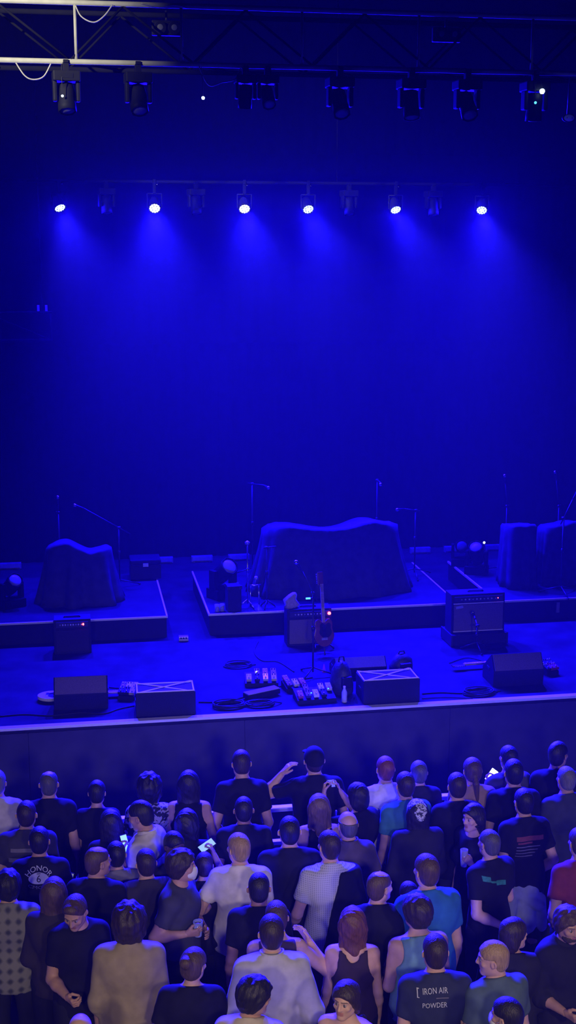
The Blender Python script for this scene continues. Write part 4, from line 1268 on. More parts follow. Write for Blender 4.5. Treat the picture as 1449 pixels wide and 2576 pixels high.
def person(px, py, H, yaw, label, hair=('short', 'darkbrown'), skin='light', top=('tee', 'black cotton', (0.02, 0.02, 0.022)), bottom=('long', 'dark denim', (0.03, 0.032, 0.045)),
           arms=('down', 'down'), w=1.0, d=1.0, kind='m', turn=0, nod=0, tilt=0, lean=0, extra=None, seed=0, bend=0.0, shoes=(0.03, 0.03, 0.03), pos=None, extras_fn=None, cloth=None):
    s = H / 1.75
    head = head_geo('f' if kind == 'f' else ('w' if w > 1.12 else 'm'))
    # head placed on the neck: turned (left +), nodding (down +), tilted
    Rh = Matrix.Rotation(R(turn), 3, 'Z') @ Matrix.Rotation(R(-nod), 3, 'X') @ Matrix.Rotation(R(tilt), 3, 'Y')
    hc = Vector((0, -0.002, 1.545)) + Rh @ Vector((0, 0.022, 0.088))
    RH = np.array(Rh)
    V, F = body_geo(w, d, arms[0], arms[1], kind, bend)
    Vs, Fs, MI = [V], [F], [np.zeros(len(F), np.int32)]
    n = len(V)
    hv = head[0] * 0.93 @ RH.T + np.array(hc)
    Vs.append(hv); Fs.append(head[1] + n); MI.append(head[2]); n += len(hv)
    grips = {}
    for sd, spec in ((-1, arms[0]), (1, arms[1])):
        sh, e, wr, pn, hp = arm_pts(spec, sd, w)
        hV, hF = hand_geo(hp)
        fr = hand_frame(e, wr, pn, sd)
        k = 0.92 if kind == 'f' else 1.0
        vv = hV * k
        ff = hF
        if sd == -1:
            vv = vv * np.array((-1, 1, 1)); ff = hF[:, ::-1]
        Vs.append(vv @ fr.T + wr); Fs.append(ff + n); MI.append(np.zeros(len(ff), np.int32)); n += len(vv)
        grips[sd] = (wr, fr, k)
    V, F, MI = np.concatenate(Vs), np.concatenate(Fs), np.concatenate(MI)
    me = bpy.data.meshes.new('person')
    me.from_pydata(V.tolist(), [], F.tolist())
    for x in skin_mats(skin): me.materials.append(x)
    me.polygons.foreach_set('use_smooth', [True] * len(F))
    me.polygons.foreach_set('material_index', MI)
    me.update()
    o = bpy.data.objects.new('person', me)
    COL.objects.link(o)
    p = at_z(px, py, H)
    Rb = Matrix.Rotation(R(-yaw), 3, 'Z') @ Matrix.Rotation(R(-lean), 3, 'X')
    off = Rb @ (hc * s)
    o.location = (p.x - off.x, p.y - off.y - 0.02, 0.012)
    o.rotation_euler = (R(lean) * -1, 0, R(-yaw))
    o.scale = (s, s, s)
    tag(o, label, 'person', 'people standing in the crowd')
    HM = Matrix.Translation(hc) @ Rh.to_4x4() @ Matrix.Scale(0.93, 4)
    if hair[0] != 'bald':
        nm = {'cap': 'cap', 'wrap': 'head_wrap', 'hood': 'hood'}.get(hair[0], 'hair')
        col = hair[1] if not isinstance(hair[1], str) else HAIRCOL[hair[1]]
        hm = mat('hair ' + str(hair[1]), col, 0.5, 0, 0.3, 130, 0.45, None, 0, 0.45, 0.1) if nm == 'hair' else smat('cap cloth ' + str(col), col, 0.2)
        if len(hair) > 2: hm = hair[2]
        child(nm, 'hair ' + hair[0], hair_geo(hair[0]), hm, o, HM)
        if hair[0] in ('cap', 'wrap'):
            under = hair[3] if len(hair) > 3 else ('short', 'darkbrown')
            child('hair', 'hair ' + under[0], hair_geo(under[0]), mat('hair ' + under[1], HAIRCOL[under[1]], 0.5, 0, 0.3, 130, 0.45, None, 0, 0.45, 0.1), o, HM)
    tm = top[3] if len(top) > 3 else smat('shirt ' + top[1], top[2])
    sg = shirt_geo(w, d, arms[0], arms[1], kind, top[0], seed)
    st = child({'tank': 'tank_top', 'tee': 't_shirt', 'polo': 'polo_shirt', 'long': 'shirt', 'jacket': 'jacket', 'hoodie': 'hoodie', 'rolled': 'shirt', 'sleeveless': 'top'}[top[0]],
               'shirt %s %s %s %s %s %s %d' % (w, d, arms[0], arms[1], kind, top[0], seed % 5), sg, tm, o)
    if top[0] in ('polo', 'rolled'):
        V_, F_ = [], []
        N = 28
        for j, (r_, z_) in enumerate(((0.070, 1.49), (0.067, 1.535), (0.076, 1.53), (0.083, 1.488))):
            for i_ in range(N):
                q = 2 * math.pi * i_ / N
                V_.append((r_ * 1.02 * math.cos(q), r_ * math.sin(q) - 0.012, z_ - 0.03 * max(0, math.sin(q))))
        for j in range(3):
            for i_ in range(N): F_.append((j * N + i_, j * N + (i_ + 1) % N, (j + 1) * N + (i_ + 1) % N, (j + 1) * N + i_))
        mesh_obj('collar', V_, F_, tm, st, True)
    bm_ = smat('trousers ' + bottom[1], bottom[2])
    child('shorts' if bottom[0] == 'shorts' else 'trousers', 'pants %s %s %s %s %d' % (w, d, bottom[0], bend, seed % 3), pants_geo(w, d, bottom[0], bend, seed), bm_, o)
    sm = smat('shoe ' + str(shoes), shoes, 0.1, 0.6)
    for sd in (-1, 1):
        M = Matrix.Translation((sd * 0.115 * w, -0.02, 0)) @ Matrix.Rotation(-sd * 0.17, 4, 'Z')
        child('shoe', 'shoe', shoe_geo(), sm, o, M)
    bpy.context.view_layer.update()
    return dict(o=o, s=s, HM=HM, grips=grips, shirt=st, sg=sg, top=tm)

def grip_point(P, side, off=(0, 0.085, -0.03)):
    """world point and frame of what the hand closes on"""
    wr, fr, k = P['grips'][side]
    c = wr + fr @ (np.array(off) * k)
    M = P['o'].matrix_world
    return M @ Vector(c), M.to_3x3().normalized() @ Matrix(fr.tolist())

# ---- things people hold: objects of their own
M_phone = mat('phone back', (0.03, 0.03, 0.035), 0.3)
def phone(P, side, label, emit=(0.45, 0.65, 1.0), es=2.5, rot=None, off=(0, 0.095, -0.034), bright=True, normal=None, upv=None, move=(0, 0, 0)):
    c, fr = grip_point(P, side, off)
    z = Vector(normal) if normal else -(fr @ Vector((0, 0, 1)))
    z.normalize()
    u = Vector(upv) if upv else fr @ Vector((0, 1, 0))
    u = (u - z * u.dot(z)).normalized()
    x = u.cross(z)
    t = empty('phone', c + Vector(move), 0, label, 'phone', 'phones held in the crowd')
    M = Matrix((x, u, z)).transposed()
    t.rotation_euler = M.to_euler()
    MB().box((0, 0, 0), (0.074, 0.15, 0.009)).build('case', M_phone, t, 0.003)
    key = 'phone screen %s %s' % (emit, es)
    MB().box((0, 0, 0.005), (0.066, 0.138, 0.002)).build('screen', mat(key, (0.05, 0.05, 0.06), 0.15, emit=emit, es=es), t)
    return t
M_cupb = mat('pale blue cup', (0.55, 0.6, 0.75), 0.15)
def cup(P, side, label, col=None, h=0.12, r=0.038, off=(0.0, 0.08, -0.042), name='drink_cup'):
    c, fr = grip_point(P, side, off)
    t = empty(name, c - Vector((0, 0, h * 0.55)), 0, label, 'drink', 'drinks held in the crowd')
    m = mat('cup ' + str(col), col, 0.15) if col else M_cupb
    MB().lathe([(r * 0.78, 0), (r * 0.8, 0.003), (r, h), (r * 0.94, h), (r * 0.76, 0.01)], 18).build('body', m, t)
    MB().lathe([(r * 0.8, h * 0.72), (r * 0.88, h * 0.8), (0.002, h * 0.801)], 16).build('drink', mat('drink', (0.25, 0.16, 0.06), 0.1), t)
    return t

# ---- printing laid onto the back of a shirt
def lay_on(P, V, F, m, name, lift=0.004):
    """V: (x, z) in shirt space seen from behind, projected along +y onto the back of the shirt"""
    key = P['shirt'].data.name
    sv, sf = P['sg'][:2]
    if 'bvh ' + key not in MESHES:
        MESHES['bvh ' + key] = BVHTree.FromPolygons([Vector(v) for v in sv.tolist()], [tuple(q) for q in sf.tolist()])
    T = MESHES['bvh ' + key]
    out = []
    last = -0.13
    for x, z in V:
        h = T.ray_cast(Vector((x, -0.6, z)), Vector((0, 1, 0)))
        y = h[0].y if h[0] is not None else last
        last = y
        out.append((x, y - lift, z))
    return mesh_obj(name, out, F, m, P['shirt'])
def text_geo(txt, size, c, arc=0.0, sx=1.0):
    cu = bpy.data.curves.new('lettering', 'FONT')
    cu.body, cu.size, cu.align_x, cu.align_y = txt, size, 'CENTER', 'CENTER'
    cu.resolution_u = 2
    o = bpy.data.objects.new('lettering', cu)
    COL.objects.link(o)
    dg = bpy.context.evaluated_depsgraph_get()
    me = o.evaluated_get(dg).to_mesh()
    bm = bmesh.new()
    bm.from_mesh(me)
    bmesh.ops.triangulate(bm, faces=bm.faces)
    bmesh.ops.subdivide_edges(bm, edges=[e for e in bm.edges if e.calc_length() > 0.03], cuts=2)
    V = [(v.co.x * sx, v.co.y) for v in bm.verts]
    bm.verts.index_update()
    F = [tuple(v.index for v in f.verts) for f in bm.faces]
    bm.free()
    o.evaluated_get(dg).to_mesh_clear()
    bpy.data.objects.remove(o)
    bpy.data.curves.remove(cu)
    if arc:
        W = []
        for x, y in V:
            q = x / arc
            W.append(((arc + y) * math.sin(q), (arc + y) * math.cos(q) - arc))
        V = W
    return [(x + c[0], y + c[1]) for x, y in V], F
def rect_geo(rects, nx=6):
    V, F = [], []
    for x0, z0, x1, z1 in rects:
        b = len(V)
        for i in range(nx + 1):
            x = x0 + (x1 - x0) * i / nx
            V += [(x, z0), (x, z1)]
        F += [(b + 2 * i, b + 2 * i + 2, b + 2 * i + 3, b + 2 * i + 1) for i in range(nx)]
    return V, F
# ------------------------------------------------------------------ who stands where
BLK = ('tee', 'black cotton', (0.010, 0.0095, 0.012))
BLK2 = ('tee', 'washed black cotton', (0.02, 0.019, 0.023))
DEN, DRK, KHA = ('long', 'dark denim', (0.03, 0.035, 0.055)), ('long', 'black denim', (0.016, 0.016, 0.018)), ('long', 'olive twill', (0.09, 0.08, 0.055))
def pattern_mat(name, a, b, scale, kind='blotch'):
    """cloth with a printed or woven pattern"""
    if name in _m: return _m[name]
    m = bpy.data.materials.new(name)
    m.use_nodes = True
    nt = m.node_tree
    bs = nt.nodes['Principled BSDF']
    bs.inputs['Roughness'].default_value = 0.85
    tc = nt.nodes.new('ShaderNodeTexCoord')
    rp = nt.nodes.new('ShaderNodeValToRGB')
    rp.color_ramp.elements[0].color, rp.color_ramp.elements[1].color = (*a, 1), (*b, 1)
    if kind == 'blotch':
        t = nt.nodes.new('ShaderNodeTexNoise')
        t.inputs['Scale'].default_value = scale
        t.inputs['Detail'].default_value = 1.5
        t.inputs['Distortion'].default_value = 1.2
        rp.color_ramp.elements[0].position, rp.color_ramp.elements[1].position = 0.46, 0.5
        nt.links.new(tc.outputs['Object'], t.inputs['Vector'])
        nt.links.new(t.outputs['Fac'], rp.inputs['Fac'])
    else:
        fs = []
        for d in ('X', 'Z'):
            t = nt.nodes.new('ShaderNodeTexWave')
            t.bands_direction = d
            t.inputs['Scale'].default_value = scale
            t.inputs['Distortion'].default_value = 0.3
            nt.links.new(tc.outputs['Object'], t.inputs['Vector'])
            fs.append(t)
        ad = nt.nodes.new('ShaderNodeMath')
        ad.operation = 'ADD'
        nt.links.new(fs[0].outputs['Fac'], ad.inputs[0])
        nt.links.new(fs[1].outputs['Fac'], ad.inputs[1])
        rp.color_ramp.elements[0].position, rp.color_ramp.elements[1].position = 0.15, 1.0
        nt.links.new(ad.outputs[0], rp.inputs['Fac'])
    nt.links.new(rp.outputs['Color'], bs.inputs['Base Color'])
    _m[name] = m
    return m
FLORAL = pattern_mat('pale floral print', (0.03, 0.03, 0.035), (0.6, 0.58, 0.6), 16)
PAISLEY = pattern_mat('pale bandana print', (0.05, 0.05, 0.06), (0.62, 0.64, 0.68), 45)
PLAID = pattern_mat('pale grey check', (0.26, 0.29, 0.32), (0.50, 0.52, 0.54), 22, 'check')
FLANNEL = pattern_mat('faded green flannel', (0.045, 0.05, 0.045), (0.20, 0.20, 0.17), 4, 'check')
BEHIND = ((0.27, -0.13, 1.12), (0.04, -0.215, 1.03), (0, 1, -0.2), 'relaxed')
OUT = ((0.30, 0.04, 1.14), (0.34, 0.24, 1.17), (-0.6, 0, 0.5), 'grip')
SIDEUP = ((0.33, 0.03, 1.16), (0.20, 0.2, 1.32), (-0.7, -0.3, 0), 'grip')

# ---- front row at the barrier, from the left
person(-9, 1938, 1.78, 4, 'person in a pale grey tee cut off by the left edge, front row', ('short', 'grey'), 'light', ('tee', 'pale grey cotton', (0.62, 0.60, 0.58)), DEN, w=1.06, seed=1)
person(122, 1940, 1.80, 3, 'balding person in a black tee in the front row, second from the left edge', ('balding', 'darkgrey'), 'light', BLK, DEN, ('pocket', 'down'), w=1.08, seed=2)
person(243, 1964, 1.68, 6, 'person with short black hair and a pale bare neck, black top, in the front row', ('short', 'black'), 'light', BLK, DRK, ('fwd', 'fwd'), w=0.95, kind='f', nod=8, seed=3)
person(374, 1953, 1.70, 0, 'person with big dark curls and a black and white floral shirt in the front row', ('bigcurly', 'black'), 'tan', ('tee', 'floral', (0.3, 0.3, 0.3), FLORAL), DRK, ('hip', 'fwd'), w=0.98, kind='f', seed=4)
person(474, 1941, 1.74, 8, 'person with long black hair and bare shoulders in the front row', ('long', 'black'), 'light', ('sleeveless', 'black cotton', (0.010, 0.0095, 0.012)), DRK, ('hip', 'hip'), w=0.95, kind='f', seed=5)
person(606, 1887, 1.86, 0, 'tall front row person in black with a long bare neck', ('short', 'darkbrown'), 'light', BLK, DEN, ('hip', 'pocket'), nod=14, w=1.04, seed=6)
p7 = person(789, 1880, 1.88, 0, 'broad person in a black cap raising the left hand beside the head, front row', ('cap', (0.012, 0.012, 0.014)), 'light', BLK, DEN, ('head', 'hip'), w=1.15, d=1.15, seed=7)
person(968, 1904, 1.80, -4, 'red haired person in a white tee in the front row', ('short', 'red'), 'light', ('tee', 'white cotton', (0.68, 0.66, 0.66)), DEN, ('fwd', 'fwd'), w=1.02, seed=8)
person(1052, 1915, 1.70, 0, 'grey haired person in dark clothes between the white tee and the teal tee', ('short', 'darkgrey'), 'light', BLK2, DRK, ('fwd', 'fwd'), seed=9)
p11 = person(1187, 1907, 1.81, 0, 'thin haired person with a ponytail and a tan top with a shoulder strap', ('ponytail', 'brown'), 'light', ('tee', 'tan cotton', (0.30, 0.20, 0.15)), KHA, ('phone', 'fwd'), w=0.98, seed=10)
p13 = person(1278, 1877, 1.78, -8, 'dark haired person in a charcoal tee with a bright phone, front right', ('short', 'black'), 'light', ('tee', 'charcoal cotton', (0.07, 0.065, 0.07)), DEN, (((0.25, 0.03, 1.17), (0.10, 0.22, 1.40), (-0.6, -0.4, 0.2), 'grip'), 'down'), w=1.04, seed=11)
person(1404, 1867, 1.86, 10, 'dark person in black at the right of the front row, turning the head right', ('short', 'black'), 'mid', BLK, DRK, ('fold', 'fold'), w=1.04, turn=-40, seed=12)
# ---- second row
p26 = person(612, 2006, 1.72, 4, 'stout dark haired person in washed black right behind the bare necked tall one', ('short', 'black'), 'tan', BLK2, DRK, ('pocket', 'pocket'), w=1.14, d=1.15, seed=13)
person(1018, 1943, 1.80, -6, 'dark haired person in a teal tee behind the white tee', ('short', 'darkbrown'), 'light', ('tee', 'teal cotton', (0.05, 0.20, 0.27)), DEN, ('down', 'hip'), w=1.06, seed=14)
person(1148, 1945, 1.81, 0, 'dark haired person in plain black just left of the ponytailed one', ('short', 'darkbrown'), 'light', BLK, DEN, ('fwd', 'down'), w=1.04, seed=15)
person(1291, 1911, 1.85, 4, 'black haired person in a black tee directly behind the charcoal tee', ('short', 'black'), 'light', BLK, DRK, ('hip', 'hip'), w=1.06, seed=16)
person(1423, 1928, 1.80, -6, 'close cropped grey person in a slate tee near the right edge', ('buzz', 'grey'), 'light', ('tee', 'slate cotton', (0.05, 0.055, 0.075)), DEN, ('fwd', 'fwd'), w=1.09, seed=17)
p32 = person(66, 2016, 1.76, 6, 'broad person in a charcoal tee with grey bars on its back, at the left edge', ('short', 'darkbrown'), 'light', ('tee', 'faded charcoal cotton', (0.05, 0.047, 0.052)), DEN, ('down', 'down'), w=1.19, d=1.2, seed=18)
p31 = person(277, 2040, 1.64, -10, 'person with long black hair and black clothes left of the white polo shirt', ('midlong', 'black'), 'light', ('long', 'black knit', (0.018, 0.017, 0.02)), DRK, ('phone', 'fwd'), w=0.98, kind='f', seed=19)
p30 = person(352, 2014, 1.87, -62, 'dark haired person in a white polo shirt looking at a lit phone', ('short', 'black'), 'mid', ('polo', 'white pique', (0.66, 0.64, 0.63)), DEN, (((0.20, 0.03, 1.14), (0.02, 0.19, 1.30), (-0.3, -0.8, 0.2), 'grip'), 'fwd'), w=1.01, nod=16, seed=20)
person(470, 2040, 1.70, 12, 'person with long wavy black hair in a dark jacket in the second row', ('longwavy', 'black'), 'light', ('jacket', 'black jacket cloth', (0.02, 0.019, 0.022)), DRK, ('fwd', 'fwd'), w=1.02, kind='f', seed=21)
p22 = person(801, 2001, 1.68, 2, 'person with long light brown hair in a black racerback top', ('midlong', 'lightbrown'), 'light', ('tank', 'black cotton', (0.010, 0.0095, 0.012)), DEN, ('down', 'fwd'), w=0.98, kind='f', seed=22)
p21 = person(898, 1972, 1.70, -28, 'dark haired person holding a phone up with both hands', ('bob', 'black'), 'light', BLK, DRK, ('high', 'high'), w=0.96, kind='f', seed=23)
p17 = person(1316, 1985, 1.78, -4, 'black haired person in a red printed black tee with pale denim tied at the waist', ('short', 'black'), 'light', BLK, DRK, ('down', 'hip'), w=1.06, seed=24)
p20 = person(1048, 2014, 1.70, -4, 'long haired person with a pale patterned head wrap and black jacket', ('wrap', (0.3, 0.3, 0.32), PAISLEY, ('long', 'black')), 'light', ('jacket', 'black jacket cloth', (0.02, 0.019, 0.022)), DRK, ('fwd', 'fwd'), w=1.04, kind='f', seed=25)
p18 = person(1188, 2027, 1.68, -118, 'person turned left with visible face, long black hair, holding a bottle', ('midlong', 'black'), 'light', BLK, DRK, (((0.235, 0.02, 1.15), (0.20, 0.20, 1.32), (-0.8, 0, 0.2), 'grip'), 'down'), w=0.95, kind='f', seed=26)
person(873, 2041, 1.80, -10, 'bald crowned person in a dull purple polo shirt behind the racerback top', ('ring', 'darkgrey'), 'light', ('polo', 'dull purple pique', (0.085, 0.065, 0.085)), DEN, ('fwd', 'hip'), w=1.03, seed=27)
person(727, 2055, 1.84, 4, 'large black haired person in a wide black tee left of the racerback top', ('short', 'black'), 'light', BLK, DRK, ('down', 'down'), w=1.17, d=1.2, seed=28)
# ---- third row
p33 = person(98, 2081, 1.76, 4, 'person in a black tee with a white oval emblem on its back', ('short', 'black'), 'mid', BLK, DEN, ('hip', ((0.26, 0.0, 1.13), (0.25, 0.2, 1.10), (-0.7, 0, 0.4), 'grip')), w=1.07, seed=29)
person(438, 2094, 1.70, 150, 'dark person facing the camera behind the masked person', ('short', 'black'), 'dark', BLK2, DRK, ('pocket', 'pocket'), nod=10, seed=30)
person(246, 2130, 1.82, 14, 'person with a receding hairline and black tee, head turned right', ('balding', 'brown'), 'mid', BLK, DEN, ('pocket', 'pocket'), turn=-48, w=1.03, seed=31)
person(291, 2118, 1.66, -4, 'person in a grey long sleeved top half hidden behind the receding hairline', ('short', 'black'), 'light', ('long', 'grey knit', (0.17, 0.165, 0.19)), DEN, ('down', 'down'), w=1.00, seed=32)
person(366, 2137, 1.72, -8, 'short brown haired person in dark clothes right below the white polo shirt', ('short', 'darkbrown'), 'light', ('jacket', 'dark brown jacket cloth', (0.035, 0.03, 0.03)), DEN, ('fwd', 'fwd'), seed=33)
p37 = person(458, 2142, 1.80, 112, 'person in a white face mask turned right, dark grey tee, bare forearm forward', ('curly', 'darkbrown'), 'mid', ('tee', 'dark grey cotton', (0.055, 0.055, 0.07)), DRK, ('fold', ((0.245, -0.14, 1.15), (0.22, 0.12, 1.20), (-0.8, 0, 0.4), 'grip')), turn=14, w=1.04, seed=34)
p38 = person(513, 2145, 1.58, 6, 'small dark haired person holding up a shining phone', ('short', 'darkbrown'), 'light', BLK, DRK, (SIDEUP, 'high'), w=0.92, kind='f', seed=35)
p27 = person(598, 2097, 1.84, 6, 'blond person in a white tee, head turned left', ('short', 'blond'), 'light', ('tee', 'white cotton', (0.68, 0.66, 0.66)), DRK, (((0.33, -0.02, 1.16), (0.22, 0.2, 1.1), (-0.8, 0, 0.3), 'relaxed'), 'down'), turn=32, w=1.09, d=1.1, seed=36)
p24 = person(826, 2091, 1.84, 0, 'person in a pale checked shirt with a black jacket over the right side', ('short', 'darkbrown'), 'light', ('tee', 'check', (0.4, 0.4, 0.4), PLAID), DEN, (((0.285, -0.04, 1.13), (0.30, 0.14, 0.93), (-0.8, 0, 0.3), 'grip'), 'pocket'), turn=18, w=1.04, seed=37)
p19 = person(1229, 2087, 1.76, -24, 'shaven headed person in a black tee with a green print, one hand behind the back', ('buzz', 'darkgrey'), 'light', BLK, DRK, (BEHIND, 'fwd'), w=1.06, seed=38)
person(1456, 2084, 1.82, -6, 'person in a maroon tee cut off by the right edge', ('short', 'brown'), 'light', ('tee', 'maroon cotton', (0.20, 0.035, 0.055)), DEN, ('hip', 'down'), w=1.08, seed=40)
# ---- fourth row
p60 = person(20, 2192, 1.74, 2, 'dark haired person in a faded green flannel shirt at the left edge', ('curly', 'black'), 'light', ('long', 'flannel', (0.15, 0.15, 0.13), FLANNEL), DRK, ('fwd', ((0.255, -0.02, 1.12), (0.27, 0.18, 0.98), (-0.8, 0, 0.3), 'grip')), w=1.10, seed=41)
person(135, 2210, 1.72, 6, 'person with long brown hair below the white oval emblem', ('long', 'brown'), 'light', ('long', 'dark brown knit', (0.035, 0.028, 0.028)), DRK, ('fwd', 'fwd'), w=1.00, kind='f', seed=42)
p40 = person(187, 2251, 1.80, 168, 'brown haired person facing the camera and looking down left, black tee', ('quiff', 'brown'), 'mid', BLK, DRK, (((0.235, -0.005, 1.12), (0.25, 0.23, 1.15), (-0.7, -0.5, 0.2), 'grip'), 'fwd'), turn=-32, nod=26, w=1.00, seed=43)
person(650, 2195, 1.82, 6, 'close cropped dark person in black in front of the white tee', ('buzz', 'black'), 'tan', BLK, DRK, ('down', 'down'), w=1.04, seed=44)
p48 = person(955, 2192, 1.82, 8, 'person with short brown hair, black tee and dark red shorts, head turned right', ('balding', 'brown'), 'light', BLK, ('shorts', 'dark red cotton', (0.13, 0.018, 0.03)), ('fwd', 'fwd'), turn=-52, w=1.00, seed=45)
p50 = person(1071, 2150, 1.92, -8, 'brown haired person in a bright blue tee', ('short', 'brown'), 'light', ('tee', 'bright blue cotton', (0.03, 0.15, 0.40)), DEN, ('fwd', 'down'), w=1.11, d=1.12, turn=10, seed=46)
person(1030, 2222, 1.52, 172, 'pink lit person facing the camera left of the bright blue tee', ('short', 'darkbrown'), 'light', BLK2, DRK, ('fwd', 'fwd'), turn=10, seed=47)
person(886, 2286, 1.70, 10, 'person with very long auburn hair and bare arms', ('longwavy', 'auburn'), 'light', ('tank', 'dark plum cotton', (0.04, 0.025, 0.03)), DRK, ('down', 'down'), w=0.98, kind='f', seed=48)
person(1293, 2313, 1.68, 16, 'dark haired person in black turned right beside the blond one', ('bob', 'darkbrown'), 'light', ('jacket', 'black jacket cloth', (0.02, 0.019, 0.022)), DRK, ('fwd', 'fwd'), turn=-62, w=1.00, kind='f', seed=49)
p56 = person(1430, 2287, 1.76, 168, 'bearded person facing the camera in a black cardigan at the right edge', ('curly', 'brown'), 'mid', ('rolled', 'black knit', (0.018, 0.017, 0.02)), DRK, ('fwd', 'fwd'), nod=8, w=1.04, seed=50)
p44 = person(694, 2268, 1.78, 4, 'brown haired person raising the right forearm behind the grey collared shirt', ('short', 'brown'), 'light', ('sleeveless', 'dark brown cotton', (0.06, 0.04, 0.035)), DRK, ('fwd', ((0.40, 0.0, 1.2), (0.14, 0.12, 1.56), (-0.7, -0.4, 0), 'relaxed')), w=1.00, seed=51)
# ---- nearest rows
p41 = person(323, 2281, 1.82, 4, 'person with a mass of dark curls in an olive shirt', ('bigcurly', 'darkbrown'), 'mid', ('rolled', 'olive cotton', (0.33, 0.27, 0.15)), DRK, ('down', 'down'), w=1.12, d=1.1, seed=52)
person(1046, 2256, 1.80, -6, 'curly haired person in a pale teal tank top with bare shoulders', ('curly', 'darkbrown'), 'light', ('sleeveless', 'pale teal cotton', (0.16, 0.33, 0.34)), DEN, ('fwd', 'fwd'), turn=24, w=1.06, seed=53)
p43 = person(681, 2302, 1.89, 2, 'dark haired person in a light grey collared shirt with rolled sleeves', ('short', 'darkbrown'), 'light', ('rolled', 'light grey oxford', (0.46, 0.46, 0.48)), ('long', 'charcoal twill', (0.05, 0.05, 0.06)), ('hip', 'hip'), w=1.10, d=1.08, seed=54)
p52 = person(1093, 2351, 1.84, 4, 'brown haired person in a navy tee with white lettering on its back', ('short', 'darkbrown'), 'light', ('tee', 'navy cotton', (0.028, 0.035, 0.06)), DRK, ('down', 'down'), w=1.12, d=1.1, seed=55)
person(1237, 2368, 1.80, -14, 'blond person in a grey green tee with the head turned left', ('short', 'blond'), 'light', ('tee', 'grey green cotton', (0.085, 0.13, 0.13)), DEN, ('fwd', 'down'), turn=58, nod=6, w=1.04, seed=56)
p42 = person(487, 2386, 1.72, 10, 'person with brown hair in a bun and a black top', ('bun', 'brown'), 'light', BLK, DRK, ('hip', 'fwd'), turn=-28, nod=6, w=1.09, kind='f', seed=57)
person(641, 2461, 1.80, 16, 'dark curly haired person in a cream top at the bottom, face turned right', ('curly', 'black'), 'mid', ('tee', 'cream cotton', (0.50, 0.44, 0.36)), DEN, ('fwd', 'fwd'), turn=-58, nod=10, w=1.03, seed=58)
person(201, 2550, 1.74, 0, 'bald head at the bottom edge of the picture', ('bald', 'grey'), 'light', BLK2, DEN, ('fwd', 'fwd'), seed=59)
p59 = person(868, 2475, 1.70, -150, 'person with bare shoulders at the bottom facing the camera', ('bob', 'darkbrown'), 'light', ('tank', 'black cotton', (0.010, 0.0095, 0.012)), DRK, ('fwd', 'fwd'), turn=-8, w=0.97, kind='f', seed=60)
p54 = person(1272, 2511, 1.78, -8, 'black haired person with a white mask strap at the bottom right', ('short', 'black'), 'light', ('tee', 'dark slate cotton', (0.04, 0.05, 0.055)), DEN, ('fwd', 'fwd'), turn=36, seed=61)

# ------------------------------------------------------------------ printing on the shirts
M_print = mat('white shirt print', (0.55, 0.57, 0.58), 0.8, 0, 0.1, 40)
M_printg = mat('grey shirt print', (0.17, 0.16, 0.18), 0.8, 0, 0.1, 40)
M_printr = mat('dull red shirt print', (0.17, 0.04, 0.045), 0.8, 0, 0.25, 30)
M_printgr = mat('green shirt print', (0.03, 0.22, 0.14), 0.8, 0, 0.35, 40)
V, F = text_geo('HONOR', 0.055, (0, 1.46), 0.11, 1.1); lay_on(p33, V, F, M_print, 'printed_lettering')
V, F = text_geo('CMOIN', 0.04, (0, 1.31), -0.15, 1.35); lay_on(p33, V, F, M_printg, 'printed_lettering')
N = 36
rings = [(0.3, N), (0.7, N), (1.0, N)]
V = [(0, 1.385)]
F = []
for r_, n_ in rings: V += [(0.08 * r_ * math.cos(2 * math.pi * i / N), 1.385 + 0.045 * r_ * math.sin(2 * math.pi * i / N)) for i in range(N)]
F += [(0, 1 + i, 1 + (i + 1) % N) for i in range(N)]
for j in range(2): F += [(1 + j * N + i, 1 + j * N + (i + 1) % N, 1 + (j + 1) * N + (i + 1) % N, 1 + (j + 1) * N + i) for i in range(N)]
lay_on(p33, V, F, M_print, 'printed_emblem', 0.005)
V, F = text_geo('6', 0.08, (0, 1.38), 0); lay_on(p33, V, F, M_black, 'printed_numeral', 0.008)
V, F = rect_geo([(-0.015, 1.419, 0.015, 1.424)]); lay_on(p33, V, F, M_black, 'printed_bar', 0.008)
V, F = text_geo('IRON AIR', 0.048, (-0.025, 1.445), 0, 0.8); lay_on(p52, V, F, M_print, 'printed_lettering')
V, F = text_geo('[', 0.06, (-0.135, 1.44), 0, 1.0); lay_on(p52, V, F, M_print, 'printed_bracket')
V, F = text_geo('POWDER', 0.046, (-0.03, 1.36), 0, 0.82); lay_on(p52, V, F, M_print, 'printed_lettering')
V, F = rect_geo([(-0.02, 1.40, 0.06, 1.405)]); lay_on(p52, V, F, M_printg, 'printed_line')
V, F = rect_geo([(-0.12, 1.37, 0.06, 1.40), (-0.14, 1.28, 0.11, 1.32)]); lay_on(p32, V, F, M_printg, 'printed_bars')
V, F = rect_geo([(-0.12, 1.355, 0.12, 1.395), (-0.11, 1.33, 0.02, 1.345)]); lay_on(p17, V, F, M_printr, 'printed_banner')
V, F = rect_geo([(-0.12, 1.30 - 0.03 * k, 0.09 - 0.02 * k, 1.308 - 0.03 * k) for k in range(4)]); lay_on(p17, V, F, M_printg, 'printed_lines')
V, F = rect_geo([(-0.17, 1.40, -0.11, 1.44), (-0.11, 1.395, -0.06, 1.41), (-0.06, 1.375, 0.04, 1.415)]); lay_on(p19, [(x, z - 0.22 * (x + 0.15)) for x, z in V], F, M_printgr, 'printed_blocks')

